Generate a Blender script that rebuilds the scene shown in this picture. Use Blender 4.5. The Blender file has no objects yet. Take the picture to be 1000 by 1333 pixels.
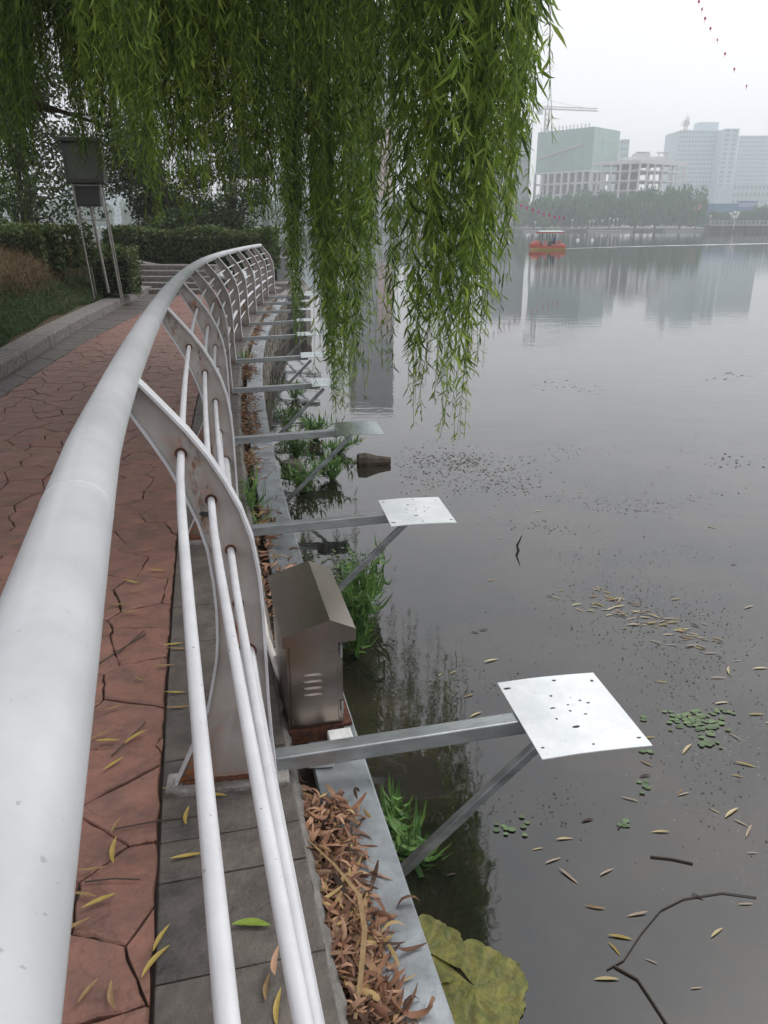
import bpy, bmesh, math, random
import numpy as np
from mathutils import Vector
random.seed(7); rng = np.random.default_rng(7)
scn = bpy.context.scene
C = scn.collection

# ---------------- camera, world, sun, exposure ----------------
CAMZ = 1.5
cam_d = bpy.data.cameras.new('camera'); cam = bpy.data.objects.new('camera', cam_d); C.objects.link(cam)
cam.location = (0, 0, CAMZ); cam.rotation_euler = (math.radians(90 - 20.48), 0, 0)
cam_d.sensor_fit = 'VERTICAL'; cam_d.sensor_height = 24; cam_d.lens = 24 * 1000 / 1333
cam_d.clip_start = 0.02; cam_d.clip_end = 6000
scn.camera = cam
SUN_EL, SUN_AZ = 55, 60
world = bpy.data.worlds.new('World'); scn.world = world; world.use_nodes = True
wt = world.node_tree; wt.nodes.clear()
sky = wt.nodes.new('ShaderNodeTexSky'); sky.sky_type = 'NISHITA'; sky.sun_disc = False
sky.sun_elevation = math.radians(SUN_EL); sky.sun_rotation = math.radians(SUN_AZ)
sky.dust_density = 3; sky.air_density = 1.0
hs = wt.nodes.new('ShaderNodeHueSaturation'); hs.inputs['Saturation'].default_value = 0.12
mx = wt.nodes.new('ShaderNodeMix'); mx.data_type = 'RGBA'; mx.inputs[0].default_value = 0.35
mx.inputs[7].default_value = (10.3, 10.35, 11.1, 1)
bg = wt.nodes.new('ShaderNodeBackground'); bg.inputs['Strength'].default_value = 0.118
wo = wt.nodes.new('ShaderNodeOutputWorld')
wt.links.new(sky.outputs[0], hs.inputs['Color']); wt.links.new(hs.outputs[0], mx.inputs[6])
wt.links.new(mx.outputs[2], bg.inputs['Color']); wt.links.new(bg.outputs[0], wo.inputs['Surface'])
sd = bpy.data.lights.new('sun', 'SUN'); sd.energy = 0.9; sd.angle = math.radians(30); sd.color = (1, .97, .93)
sun = bpy.data.objects.new('sun', sd); C.objects.link(sun)
sv = Vector((math.sin(math.radians(SUN_AZ)) * math.cos(math.radians(SUN_EL)), math.cos(math.radians(SUN_AZ)) * math.cos(math.radians(SUN_EL)), math.sin(math.radians(SUN_EL))))
sun.rotation_euler = sv.to_track_quat('Z', 'Y').to_euler(); sun.location = (20, 10, 40)
scn.view_settings.view_transform = 'Standard'; scn.view_settings.look = 'None'
scn.view_settings.exposure = 0.44; scn.view_settings.gamma = 1
scn.view_settings.use_curve_mapping = False
scn.cycles.volume_bounces = 3; scn.cycles.max_bounces = 8; scn.cycles.transparent_max_bounces = 8

WATER = -0.76
# ---------------- picture -> place (used only to read real distances) ----------------
_p = math.radians(20.48); _c, _s = math.cos(_p), math.sin(_p)
def ray(u, v):
    d = (v - 666.5) / 1000
    return Vector(((u - 500) / 1000, _c - d * _s, -_s - d * _c))
def onz(u, v, z):
    r = ray(u, v); t = (z - CAMZ) / r.z
    return Vector((r.x * t, r.y * t, z))
def aty(u, v, y):
    r = ray(u, v); t = y / r.y
    return Vector((r.x * t, y, CAMZ + r.z * t))

# ---------------- materials ----------------
MATS = {}
def mat(name, col, rough=.7, metal=0., var=0., vscale=5., col2=None, bump=0., bscale=40., attr=None, spec=.5, translucent=0., detail=6., stretch=None, specks=0., cracks=0.):
    if name in MATS: return MATS[name]
    m = bpy.data.materials.new(name); m.use_nodes = True; nt = m.node_tree; nt.nodes.clear(); N = nt.nodes.new; L = nt.links.new
    out = N('ShaderNodeOutputMaterial'); b = N('ShaderNodeBsdfPrincipled')
    b.inputs['Roughness'].default_value = rough; b.inputs['Metallic'].default_value = metal
    b.inputs['Specular IOR Level'].default_value = spec
    b.inputs['Base Color'].default_value = (*col, 1)
    tc = N('ShaderNodeTexCoord'); src = tc.outputs['Object']
    if stretch:
        mp = N('ShaderNodeMapping'); mp.inputs['Scale'].default_value = stretch; L(src, mp.inputs[0]); src = mp.outputs[0]
    cs = None
    if col2 is not None or var:
        n = N('ShaderNodeTexNoise'); n.inputs['Scale'].default_value = vscale; n.inputs['Detail'].default_value = detail; n.inputs['Roughness'].default_value = .62
        L(src, n.inputs['Vector'])
        r = N('ShaderNodeValToRGB'); r.color_ramp.elements[0].position = .36; r.color_ramp.elements[1].position = .66
        c2 = col2 if col2 is not None else tuple(c * (1 - var) for c in col)
        r.color_ramp.elements[0].color = (*c2, 1); r.color_ramp.elements[1].color = (*col, 1)
        L(n.outputs['Fac'], r.inputs[0]); cs = r.outputs[0]
    if attr:   # per-piece variation: list of colours spread over 0..1
        a = N('ShaderNodeAttribute'); a.attribute_name = 'rnd'
        r2 = N('ShaderNodeValToRGB'); el = r2.color_ramp.elements
        while len(el) < len(attr): el.new(.5)
        for i, cc in enumerate(attr):
            el[i].position = i / (len(attr) - 1); el[i].color = (*cc, 1)
        L(a.outputs['Fac'], r2.inputs[0])
        if cs is not None:
            mm = N('ShaderNodeMix'); mm.data_type = 'RGBA'; mm.inputs[0].default_value = .38; L(cs, mm.inputs[6]); L(r2.outputs[0], mm.inputs[7]); cs = mm.outputs[2]
        else: cs = r2.outputs[0]
    for amt, sc_, lo, hi, dc in ((specks, 130, .70, .74, (.05, .04, .035)), (specks*(0 if 'paint' in name else 1), 9, .66, .80, tuple(c*.55 for c in col)), (cracks, 0, 0, 0, (.03, .02, .017))):
        if not amt: continue
        ns = N('ShaderNodeTexNoise'); ns.inputs['Detail'].default_value = 3; L(src, ns.inputs['Vector']); rs = N('ShaderNodeValToRGB')
        if sc_:
            ns.inputs['Scale'].default_value = sc_; rs.color_ramp.elements[0].position = lo; rs.color_ramp.elements[1].position = hi; L(ns.outputs['Fac'], rs.inputs[0])
        else:
            ns.inputs['Scale'].default_value = 4.2; ns.inputs['Detail'].default_value = 5; m1 = N('ShaderNodeMath'); m1.operation = 'SUBTRACT'; m1.inputs[1].default_value = .52; L(ns.outputs['Fac'], m1.inputs[0])
            m2 = N('ShaderNodeMath'); m2.operation = 'ABSOLUTE'; L(m1.outputs[0], m2.inputs[0]); L(m2.outputs[0], rs.inputs[0])
            rs.color_ramp.elements[0].color = (1, 1, 1, 1); rs.color_ramp.elements[1].color = (0, 0, 0, 1); rs.color_ramp.elements[0].position = .001; rs.color_ramp.elements[1].position = .008
        m3 = N('ShaderNodeMath'); m3.operation = 'MULTIPLY'; m3.inputs[1].default_value = amt; L(rs.outputs[0], m3.inputs[0])
        mk = N('ShaderNodeMix'); mk.data_type = 'RGBA'; L(m3.outputs[0], mk.inputs[0]); mk.inputs[7].default_value = (*dc, 1)
        if cs is not None: L(cs, mk.inputs[6])
        else: mk.inputs[6].default_value = (*col, 1)
        cs = mk.outputs[2]
    if cs is not None: L(cs, b.inputs['Base Color'])
    if bump:
        n2 = N('ShaderNodeTexNoise'); n2.inputs['Scale'].default_value = bscale; n2.inputs['Detail'].default_value = 8; n2.inputs['Roughness'].default_value = .65
        L(src, n2.inputs['Vector'])
        bp = N('ShaderNodeBump'); bp.inputs['Strength'].default_value = bump; bp.inputs['Distance'].default_value = .02
        L(n2.outputs['Fac'], bp.inputs['Height']); L(bp.outputs[0], b.inputs['Normal'])
    sh = b.outputs[0]
    if translucent:
        t = N('ShaderNodeBsdfTranslucent')
        if cs is not None: L(cs, t.inputs['Color'])
        else: t.inputs['Color'].default_value = (*col, 1)
        ms = N('ShaderNodeMixShader'); ms.inputs[0].default_value = translucent; L(sh, ms.inputs[1]); L(t.outputs[0], ms.inputs[2]); sh = ms.outputs[0]
    L(sh, out.inputs['Surface'])
    MATS[name] = m; m['bsdf'] = b.name
    return m

def mat_web():   # weathered grey-beige paint on the posts with rust blooming through
    m = mat('web_paint', (.40, .375, .345), .55, var=.18, vscale=6, bump=.12, bscale=60)
    nt = m.node_tree; N = nt.nodes.new; L = nt.links.new; b = nt.nodes[m['bsdf']]
    old = b.inputs['Base Color'].links[0].from_socket
    tc = N('ShaderNodeTexCoord'); n = N('ShaderNodeTexNoise'); n.inputs['Scale'].default_value = 7; n.inputs['Detail'].default_value = 9; n.inputs['Roughness'].default_value = .7
    mp = N('ShaderNodeMapping'); mp.inputs['Scale'].default_value = (1.6, 1.6, .55); L(tc.outputs['Object'], mp.inputs[0]); L(mp.outputs[0], n.inputs['Vector'])
    r = N('ShaderNodeValToRGB'); r.color_ramp.elements[0].position = .575; r.color_ramp.elements[1].position = .66
    r.color_ramp.elements[0].color = (0, 0, 0, 1); r.color_ramp.elements[1].color = (1, 1, 1, 1); L(n.outputs['Fac'], r.inputs[0])
    a = N('ShaderNodeAttribute'); a.attribute_name = 'rust'
    add = N('ShaderNodeMath'); add.operation = 'MULTIPLY_ADD'; L(a.outputs['Fac'], add.inputs[0]); 
    n3 = N('ShaderNodeTexNoise'); n3.inputs['Scale'].default_value = 45; n3.inputs['Detail'].default_value = 6; L(tc.outputs['Object'], n3.inputs['Vector'])
    L(n3.outputs['Fac'], add.inputs[1]); L(r.outputs[0], add.inputs[2]); add.use_clamp = True
    rc = N('ShaderNodeValToRGB'); rc.color_ramp.elements[0].color = (.05, .022, .012, 1); rc.color_ramp.elements[1].color = (.30, .11, .035, 1)
    rc.color_ramp.elements[0].position = .4; rc.color_ramp.elements[1].position = .65
    L(n3.outputs['Fac'], rc.inputs[0])
    mm = N('ShaderNodeMix'); mm.data_type = 'RGBA'; L(add.outputs[0], mm.inputs[0]); L(old, mm.inputs[6]); L(rc.outputs[0], mm.inputs[7]); L(mm.outputs[2], b.inputs['Base Color'])
    return m

# ---------------- mesh helpers ----------------
class MB:
    def __init__(s): s.v = []; s.f = []; s.r = []
    def add(s, vs, fs, rnd=0.5):
        o = len(s.v); s.v += [tuple(v) for v in vs]; s.f += [tuple(i + o for i in f) for f in fs]; s.r += [rnd] * len(vs)
    def box(s, c, size, ax=(1, 0, 0), up=(0, 0, 1), rnd=.5):
        X = Vector(ax).normalized(); Z = Vector(up); Z = (Z - X * Z.dot(X)).normalized(); Y = Z.cross(X); c = Vector(c)
        vs = [c + X * (size[0] / 2 * i) + Y * (size[1] / 2 * j) + Z * (size[2] / 2 * k) for i, j, k in
              ((-1,-1,-1),(1,-1,-1),(1,1,-1),(-1,1,-1),(-1,-1,1),(1,-1,1),(1,1,1),(-1,1,1))]
        s.add(vs, [(0,3,2,1),(4,5,6,7),(0,1,5,4),(1,2,6,5),(2,3,7,6),(3,0,4,7)], rnd)
    def bar(s, a, b, w, h=None, up=(0, 0, 1), rnd=.5):
        a, b = Vector(a), Vector(b); d = b - a
        if abs(d.normalized().dot(Vector(up))) > .99: up = (1, 0, 0)
        s.box((a + b) / 2, (d.length, w, h or w), d, up, rnd)
    def tube(s, pts, r, n=10, cap=True, rnd=.5):
        pts = [Vector(p) for p in pts]; R = r if isinstance(r, (list, tuple)) else [r] * len(pts); rings = []
        ref = Vector((0, 0, 1)) if abs((pts[-1] - pts[0]).normalized().z) < .9 else Vector((1, 0, 0))
        for i, p in enumerate(pts):
            t = (pts[min(i + 1, len(pts) - 1)] - pts[max(i - 1, 0)]).normalized()
            a = t.cross(ref).normalized(); b = a.cross(t)
            rings.append([p + (a * math.cos(2 * math.pi * k / n) + b * math.sin(2 * math.pi * k / n)) * R[i] for k in range(n)])
        vs = [q for g in rings for q in g]; fs = []
        for i in range(len(pts) - 1):
            for k in range(n):
                k2 = (k + 1) % n; fs.append((i*n+k, i*n+k2, (i+1)*n+k2, (i+1)*n+k))
        if cap: fs += [tuple(range(n - 1, -1, -1)), tuple((len(pts)-1)*n + k for k in range(n))]
        s.add(vs, fs, rnd)
    def prism(s, poly, z0, z1, rnd=.5):   # poly ccw list of (x,y)
        n = len(poly); s.add([(x, y, z0) for x, y in poly] + [(x, y, z1) for x, y in poly],
              [tuple(range(n - 1, -1, -1)), tuple(range(n, 2*n))] + [(i, (i+1) % n, n + (i+1) % n, n + i) for i in range(n)], rnd)
    def mesh(s, name, smooth=False):
        me = bpy.data.meshes.new(name); me.from_pydata(s.v, [], s.f); me.update()
        a = me.attributes.new('rnd', 'FLOAT', 'POINT'); a.data.foreach_set('value', s.r)
        if smooth: me.polygons.foreach_set('use_smooth', [True] * len(me.polygons))
        return me
    def build(s, name, m, parent=None, smooth=False):
        me = s.mesh(name, smooth); me.materials.append(m); return link(name, me, parent)
def link(name, data, parent=None):
    o = bpy.data.objects.new(name, data); C.objects.link(o)
    if parent is not None: o.parent = parent
    return o
def npmesh(name, V, F, rnd, m, parent=None, smooth=False):   # V (n,3), F (k,3|4)
    me = bpy.data.meshes.new(name); k, q = F.shape
    me.vertices.add(len(V)); me.vertices.foreach_set('co', V.astype(np.float32).ravel())
    me.loops.add(k * q); me.loops.foreach_set('vertex_index', F.astype(np.int32).ravel())
    me.polygons.add(k); me.polygons.foreach_set('loop_start', np.arange(0, k * q, q, dtype=np.int32))
    me.update(calc_edges=True); me.validate()
    a = me.attributes.new('rnd', 'FLOAT', 'POINT'); a.data.foreach_set('value', rnd.astype(np.float32))
    if smooth: me.polygons.foreach_set('use_smooth', [True] * k)
    me.materials.append(m); return link(name, me, parent)
def tag(o, label=None, cat=None, group=None, kind=None):
    if label: o['label'] = label
    if cat: o['category'] = cat
    if group: o['group'] = group
    if kind: o['kind'] = kind
    return o
def empty(name, loc=(0, 0, 0), rz=0, **k):
    o = bpy.data.objects.new(name, None); C.objects.link(o); o.location = loc; o.rotation_euler = (0, 0, rz); o.empty_display_size = .1
    return tag(o, **k)
def bevel(o, w, seg=2):
    md = o.modifiers.new('bevel', 'BEVEL'); md.width = w; md.segments = seg; md.limit_method = 'ANGLE'; return o
def copy_tree(o, parent=None):
    c = o.copy(); C.objects.link(c); c.parent = parent
    for ch in list(o.children): copy_tree(ch, c)
    return c
def leafset(P, D, W, length, width, rnd, bend=.25):
    """narrow leaves: base P, unit direction D, unit width axis W (arrays)"""
    n = len(P); Nn = np.cross(D, W); L = length[:, None]; w = width[:, None]
    v = np.empty((n, 6, 3))
    v[:, 0] = P
    v[:, 1] = P + D*L*.35 + W*w*.5 + Nn*L*bend*.10; v[:, 2] = P + D*L*.35 - W*w*.5 + Nn*L*bend*.10
    v[:, 3] = P + D*L*.70 + W*w*.36 + Nn*L*bend*.02; v[:, 4] = P + D*L*.70 - W*w*.36 + Nn*L*bend*.02
    v[:, 5] = P + D*L - Nn*L*bend*.35
    base = (np.arange(n) * 6)[:, None]
    F = np.concatenate([base + np.array([[0, 2, 1]]), base + np.array([[1, 2, 4]]), base + np.array([[1, 4, 3]]), base + np.array([[3, 4, 5]])], 0)
    return v.reshape(-1, 3), F, np.repeat(rnd, 6)
def unit(a): return a / np.maximum(np.linalg.norm(a, axis=1, keepdims=True), 1e-9)

# ---------------- the shore curve (outer foot line of the railing) ----------------
_cp = np.array([(-.5,.27),(.25,.08),(1.08,-.135),(1.80,-.325),(3.62,-.725),(5.4,-1.09),(7.18,-1.43),(8.85,-1.70),(10.7,-1.94),(12.37,-2.12),(14.08,-2.27),(15.66,-2.39),(17.04,-2.47),(18.6,-2.53)])
_k = np.polyfit(_cp[:, 0], _cp[:, 1], 7); _dk = np.polyder(_k)
def Bx(y):
    if y < 0: return float(np.polyval(_k, 0) + np.polyval(_dk, 0) * y)
    if y > 18.6: return float(np.polyval(_k, 18.6) + np.polyval(_dk, 18.6) * (y - 18.6))
    return float(np.polyval(_k, y))
def dB(y): return float(np.polyval(_dk, min(max(y, 0), 18.6)))
def off(y, o, z=0.):
    s = dB(y); l = math.hypot(1, s); return Vector((Bx(y) + o / l, y - o * s / l, z))
def ribbon(ys, o0, o1, z0, z1=None, f=off):
    mb = MB(); z1 = z0 if z1 is None else z1; vs = []
    for y in ys: vs += [f(y, o0, z0), f(y, o1, z1)]
    mb.add(vs, [(2*i, 2*i+1, 2*i+3, 2*i+2) for i in range(len(ys) - 1)]); return mb
def kerbx(y): return Bx(y) - 2.44 - (.055 * max(0, y - 9))
YS = [-4 + .5 * i for i in range(53)]   # -4 .. 22

# ================= SETTING =================
# lake: one sheet to the horizon, dark murky water with a mirror skin and faint ripples
mw = bpy.data.materials.new('lake_water'); mw.use_nodes = True; nt = mw.node_tree; b = nt.nodes['Principled BSDF']
b.inputs['Roughness'].default_value = .03; b.inputs['IOR'].default_value = 1.85; b.inputs['Specular IOR Level'].default_value = .5
N = nt.nodes.new; L = nt.links.new
tc = N('ShaderNodeTexCoord')
nz = N('ShaderNodeTexNoise'); nz.inputs['Scale'].default_value = 1.1; nz.inputs['Detail'].default_value = 10; nz.inputs['Roughness'].default_value = .68; L(tc.outputs['Object'], nz.inputs['Vector'])
cr = N('ShaderNodeValToRGB'); cr.color_ramp.elements[0].color = (.006, .008, .006, 1); cr.color_ramp.elements[1].color = (.045, .038, .027, 1)
cr.color_ramp.elements[0].position = .35; cr.color_ramp.elements[1].position = .7
L(nz.outputs['Fac'], cr.inputs[0])
ng = N('ShaderNodeTexNoise'); ng.inputs['Scale'].default_value = 55; ng.inputs['Detail'].default_value = 3; L(tc.outputs['Object'], ng.inputs['Vector'])
nl_ = N('ShaderNodeTexNoise'); nl_.inputs['Scale'].default_value = .9; nl_.inputs['Detail'].default_value = 6; L(tc.outputs['Object'], nl_.inputs['Vector'])
ad = N('ShaderNodeMath'); ad.operation = 'MULTIPLY_ADD'; ad.inputs[1].default_value = .45; L(nl_.outputs['Fac'], ad.inputs[0]); L(ng.outputs['Fac'], ad.inputs[2])
rg_ = N('ShaderNodeValToRGB'); rg_.color_ramp.elements[0].position = .93; rg_.color_ramp.elements[1].position = 1.0; L(ad.outputs[0], rg_.inputs[0])
sc_m = N('ShaderNodeMix'); sc_m.data_type = 'RGBA'; sc_m.inputs[7].default_value = (.10, .085, .06, 1); L(rg_.outputs[0], sc_m.inputs[0]); L(cr.outputs[0], sc_m.inputs[6]); L(sc_m.outputs[2], b.inputs['Base Color'])
rr_ = N('ShaderNodeMath'); rr_.operation = 'MULTIPLY_ADD'; rr_.inputs[1].default_value = .5; rr_.inputs[2].default_value = .03; L(rg_.outputs[0], rr_.inputs[0]); L(rr_.outputs[0], b.inputs['Roughness'])
mp1 = N('ShaderNodeMapping'); mp1.inputs['Scale'].default_value = (.55, 2.2, 1); L(tc.outputs['Object'], mp1.inputs[0])
n1 = N('ShaderNodeTexNoise'); n1.inputs['Scale'].default_value = 1.6; n1.inputs['Detail'].default_value = 3; L(mp1.outputs[0], n1.inputs['Vector'])
n2 = N('ShaderNodeTexNoise'); n2.inputs['Scale'].default_value = 9; n2.inputs['Detail'].default_value = 2; L(tc.outputs['Object'], n2.inputs['Vector'])
bp = N('ShaderNodeBump'); bp.inputs['Strength'].default_value = .4; bp.inputs['Distance'].default_value = .005; L(n1.outputs['Fac'], bp.inputs['Height'])
bp2 = N('ShaderNodeBump'); bp2.inputs['Strength'].default_value = .5; bp2.inputs['Distance'].default_value = .0012; L(n2.outputs['Fac'], bp2.inputs['Height']); L(bp.outputs[0], bp2.inputs['Normal'])
L(bp2.outputs[0], b.inputs['Normal'])
mb = MB(); mb.add([(-1500, -60, WATER), (1500, -60, WATER), (1500, 2500, WATER), (-1500, 2500, WATER)], [(0, 1, 2, 3)])
tag(mb.build('lake_water', mw), kind='structure')

m_mortar = mat('mortar', (.055, .04, .032), .9, var=.4, vscale=12, bump=.5, bscale=60)
m_brick = mat('red_stone', (.275, .13, .095), .55, col2=(.10, .065, .052), vscale=10, detail=12, bump=1.0, bscale=8, cracks=.3, specks=.55, attr=[(.17,.085,.062), (.29,.13,.092), (.235,.11,.078), (.31,.155,.115)])
m_slab = mat('grey_slab', (.155, .128, .105), .55, var=.7, vscale=9, detail=10, bump=.8, bscale=18, specks=.5, attr=[(.022,.026,.034), (.10,.088,.078), (.075,.068,.064), (.13,.115,.10)])
m_conc = mat('concrete', (.26, .245, .225), .85, var=.45, vscale=14, bump=.6, bscale=50)
m_steel = mat('galvanised_steel', (.50, .53, .54), .36, metal=.7, var=.55, vscale=9, bump=.12, bscale=60, specks=.5, stretch=(.35, 1, 1))
m_sheet = mat('zinc_sheet', (.37, .40, .42), .42, metal=.4, var=.5, vscale=7, detail=10, bump=.12, bscale=30, specks=.6)
m_stain = mat('stainless', (.36, .305, .265), .24, metal=.92, var=.15, vscale=3, bump=.04, bscale=20, stretch=(1, 1, 6))
m_white = mat('white_paint', (.66, .66, .68), .38, var=.14, vscale=11, bump=.08, bscale=80, specks=.7)
m_rail = mat('rail_paint', (.56, .57, .585), .30, col2=(.45, .46, .47), vscale=6, detail=9, bump=.06, bscale=60, specks=.3)
m_rust = mat('rust', (.16, .055, .025), .9, col2=(.05, .02, .012), vscale=40, bump=.7, bscale=80)
m_web = mat_web()
m_soil = mat('soil', (.06, .045, .03), .95, var=.5, vscale=8, bump=.8, bscale=20)
m_dark = mat('dark_hole', (.03, .03, .032), .7)

# bed of the path, then the red crazy-paving stones as pieces
mbx = MB(); vs = []
for y in YS: vs += [Vector((kerbx(y), y, -.014)), off(y, .05, -.014), off(y, .05, -.25)]
mbx.add(vs, sum([[(3*i, 3*i+1, 3*i+4, 3*i+3), (3*i+1, 3*i+2, 3*i+5, 3*i+4)] for i in range(len(YS)-1)], []))
path = tag(mbx.build('path', m_mortar), kind='structure')
def clip(poly, nx, ny, c):   # keep nx*x+ny*y<=c
    out = []
    for i in range(len(poly)):
        a, b_ = poly[i], poly[(i+1) % len(poly)]; da = nx*a[0]+ny*a[1]-c; db = nx*b_[0]+ny*b_[1]-c
        if da <= 0: out.append(a)
        if da * db < 0:
            t = da / (da - db); out.append((a[0] + t*(b_[0]-a[0]), a[1] + t*(b_[1]-a[1])))
    return out
SP = .235; O0, O1 = -2.12, -.322; seeds = {}
for i in range(-2, 87):
    for j in range(-1, 9):
        seeds[i, j] = (i*SP + random.uniform(-.42, .42)*SP + (SP/2 if j % 2 else 0), O0 + (j+.5)*SP*.97 + random.uniform(-.36, .36)*SP)
cells = []
for (i, j), s0 in seeds.items():
    poly = [(s0[0]-.5, s0[1]-.5), (s0[0]+.5, s0[1]-.5), (s0[0]+.5, s0[1]+.5), (s0[0]-.5, s0[1]+.5)]
    for di in (-3,-2,-1,0,1,2,3):
        for dj in (-2,-1,0,1,2):
            q = seeds.get((i+di, j+dj))
            if q is None or (di == 0 and dj == 0): continue
            nx, ny = q[0]-s0[0], q[1]-s0[1]; l = math.hypot(nx, ny); nx /= l; ny /= l
            poly = clip(poly, nx, ny, (nx*(s0[0]+q[0]) + ny*(s0[1]+q[1]))/2 - .0023)
            if not poly: break
        if not poly: break
    if poly: poly = clip(clip(poly, 0, 1, O1), 0, -1, -O0)
    if len(poly) > 2: cells.append((s0, poly))
def stone_mb(mb, poly, zt):
    P = []
    n = len(poly)
    for a in range(n):
        p, q = poly[a], poly[(a+1) % n]; l = math.hypot(q[0]-p[0], q[1]-p[1])
        if l < .015: P.append(p); continue
        k = 5 if l > .12 else 3 if l > .05 else 2
        for t in range(k):
            f = t / k; j = 0 if t == 0 else .0055
            P.append((p[0]+(q[0]-p[0])*f + random.uniform(-j, j), p[1]+(q[1]-p[1])*f + random.uniform(-j, j)))
    cx = sum(p[0] for p in P)/len(P); cy = sum(p[1] for p in P)/len(P)
    tx, ty = random.uniform(-.012, .012), random.uniform(-.012, .012)
    def up(p, k, z):
        q = (cx+(p[0]-cx)*k, cy+(p[1]-cy)*k); return off(q[0], q[1], z + (q[0]-cx)*tx + (q[1]-cy)*ty)
    m = len(P); vs = [up(p, 1, zt-.02) for p in P] + [up(p, .995, zt-.005) for p in P] + [up(p, .955, zt) for p in P]
    fs = [tuple(range(2*m, 3*m))[::-1]] + [(a, (a+1) % m, r*m+m+(a+1) % m, 0) for a in () for r in ()]
    for r in (0, 1):
        for a in range(m): fs.append((r*m+a, (r+1)*m+a, (r+1)*m+(a+1) % m, r*m+(a+1) % m))
    mb.add(vs, fs, random.random())
cells.sort(key=lambda c: (c[0][0]-0)**2 + (c[0][1]+.6)**2 if c[0][0] > .7 else 1e6)
rest = MB()
for k, (s0, poly) in enumerate(cells):
    if k < 300:
        mb = MB(); stone_mb(mb, poly, random.uniform(-.003, .003)); mb.build('paving_stone', m_brick, path)
    else: stone_mb(rest, poly, random.uniform(-.003, .003))
tag(rest.build('paving_stones', m_brick, path), kind='stuff')
# dark strip beside the kerb
mbs = MB()
for i in range(60):
    y0, y1 = -1 + i*.36, -1 + i*.36 + .352
    a = [Vector((kerbx(y0)+.002, y0, 0)), off(y0, O0-.012), off(y1, O0-.012), Vector((kerbx(y1)+.002, y1, 0))]
    z = random.uniform(-.006, -.001); mbs.add([Vector((p.x, p.y, z)) for p in a] + [Vector((p.x, p.y, -.03)) for p in a], [(0,1,2,3),(0,4,5,1),(1,5,6,2),(2,6,7,3),(3,7,4,0)], random.choice([.2, .3, .66]))
mbs.build('border_slab', m_slab, path)['kind'] = 'stuff'

# grey slab strip under the railing, each slab a piece
strip = tag(ribbon([y for y in YS if -1.5 <= y <= 20], -.318, .05, -.012).build('slab_bed', m_mortar), kind='structure')
strip.location.z = .004
def slab(y0, y1, o0, o1, z, rnd):
    mb = MB(); g = .0018; c = [off(y0+g, o0+g), off(y0+g, o1-g), off(y1-g, o1-g), off(y1-g, o0+g)]
    mb.add([(p.x, p.y, -.035) for p in c] + [(p.x, p.y, z) for p in c], [(4,5,6,7),(0,1,5,4),(1,2,6,5),(2,3,7,6),(3,0,4,7)], rnd)
    o = mb.build('slab', m_slab, strip); bevel(o, .004, 2); return o
yy_ = [-1.2, -.7, -.2, .3, .8, 1.235, 1.50, 1.63, 1.95]
while yy_[-1] < 18.4: yy_.append(yy_[-1] + random.choice([.34, .42, .5, .3]))
for k in range(len(yy_)-1):
    if k in (3, 5): slab(yy_[k], yy_[k+1], -.314, -.16, .003, .02); slab(yy_[k], yy_[k+1], -.16, .05, .002, .8)
    else: slab(yy_[k], yy_[k+1], -.314, .05, random.uniform(.001, .005), random.choice([.33, .4, .7, .8, .95]))

# gutter bed, wall core and lawn
tag(ribbon(YS, .05, .16, -.115).build('gutter_bed', m_soil), kind='structure')
mb = MB(); vs = []   # rough mortar edge of the strip
rgm = random.Random(4); NM = 620
for i in range(NM):
    y = .2 + i*.03
    for o, z, j in ((.048, -.002, .002), (.058, -.008, .004), (.070, -.030, .006), (.078, -.070, .006), (.085, -.12, .005)): vs.append(off(y, o + rgm.uniform(-j, j), z + rgm.uniform(-j, j)))
mb.add(vs, [(5*i+j, 5*i+j+1, 5*i+j+6, 5*i+j+5) for i in range(NM-1) for j in range(4)])
tag(mb.build('mortar_edge', m_conc), kind='structure')

# lawn bank rising left of the kerb
def lawn_z(x, y):
    d = kerbx(min(y, 21)) - .36 - x
    if d < 0: d = 0
    return .14 + .85*(1 - math.exp(-d/1.5)) + .05*min(d, 8) + .03*math.sin(x*2.1+y) + .02*math.sin(y*3.3)
gx = [0, .1, .3, .6, 1, 1.5, 2.2, 3, 4.2, 6, 8.5, 12, 18, 30, 60]; gy = [-6 + .6*i for i in range(54)]
vs = []
for y in gy:
    for d in gx:
        x = kerbx(min(y, 21)) - .34 - d; vs.append((x, y, lawn_z(x, y) if d > 0 else .10))
n = len(gx); mb = MB(); mb.add(vs, [(i*n+j, i*n+j+1, (i+1)*n+j+1, (i+1)*n+j) for i in range(len(gy)-1) for j in range(n-1)])
mb.add([(kerbx(21)+.0, 26, -.9), (-70, 26, -.9), (-70, 25.8, 1.4), (kerbx(21), 25.8, .1)], [(0,1,2,3)])
m_lawn = mat('lawn_soil', (.07, .075, .03), .95, col2=(.09, .05, .028), vscale=2.5, bump=.9, bscale=30)
tag(mb.build('lawn', m_lawn, smooth=True), kind='structure')
# ground past the end of the railing
mb = MB(); mb.prism([(-9, 18.4), (-2.0, 18.4), (-1.95, 21), (-2.6, 24.5), (-9, 26)], -1.0, -.03)
tag(mb.build('ground', m_conc), kind='structure')

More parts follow.
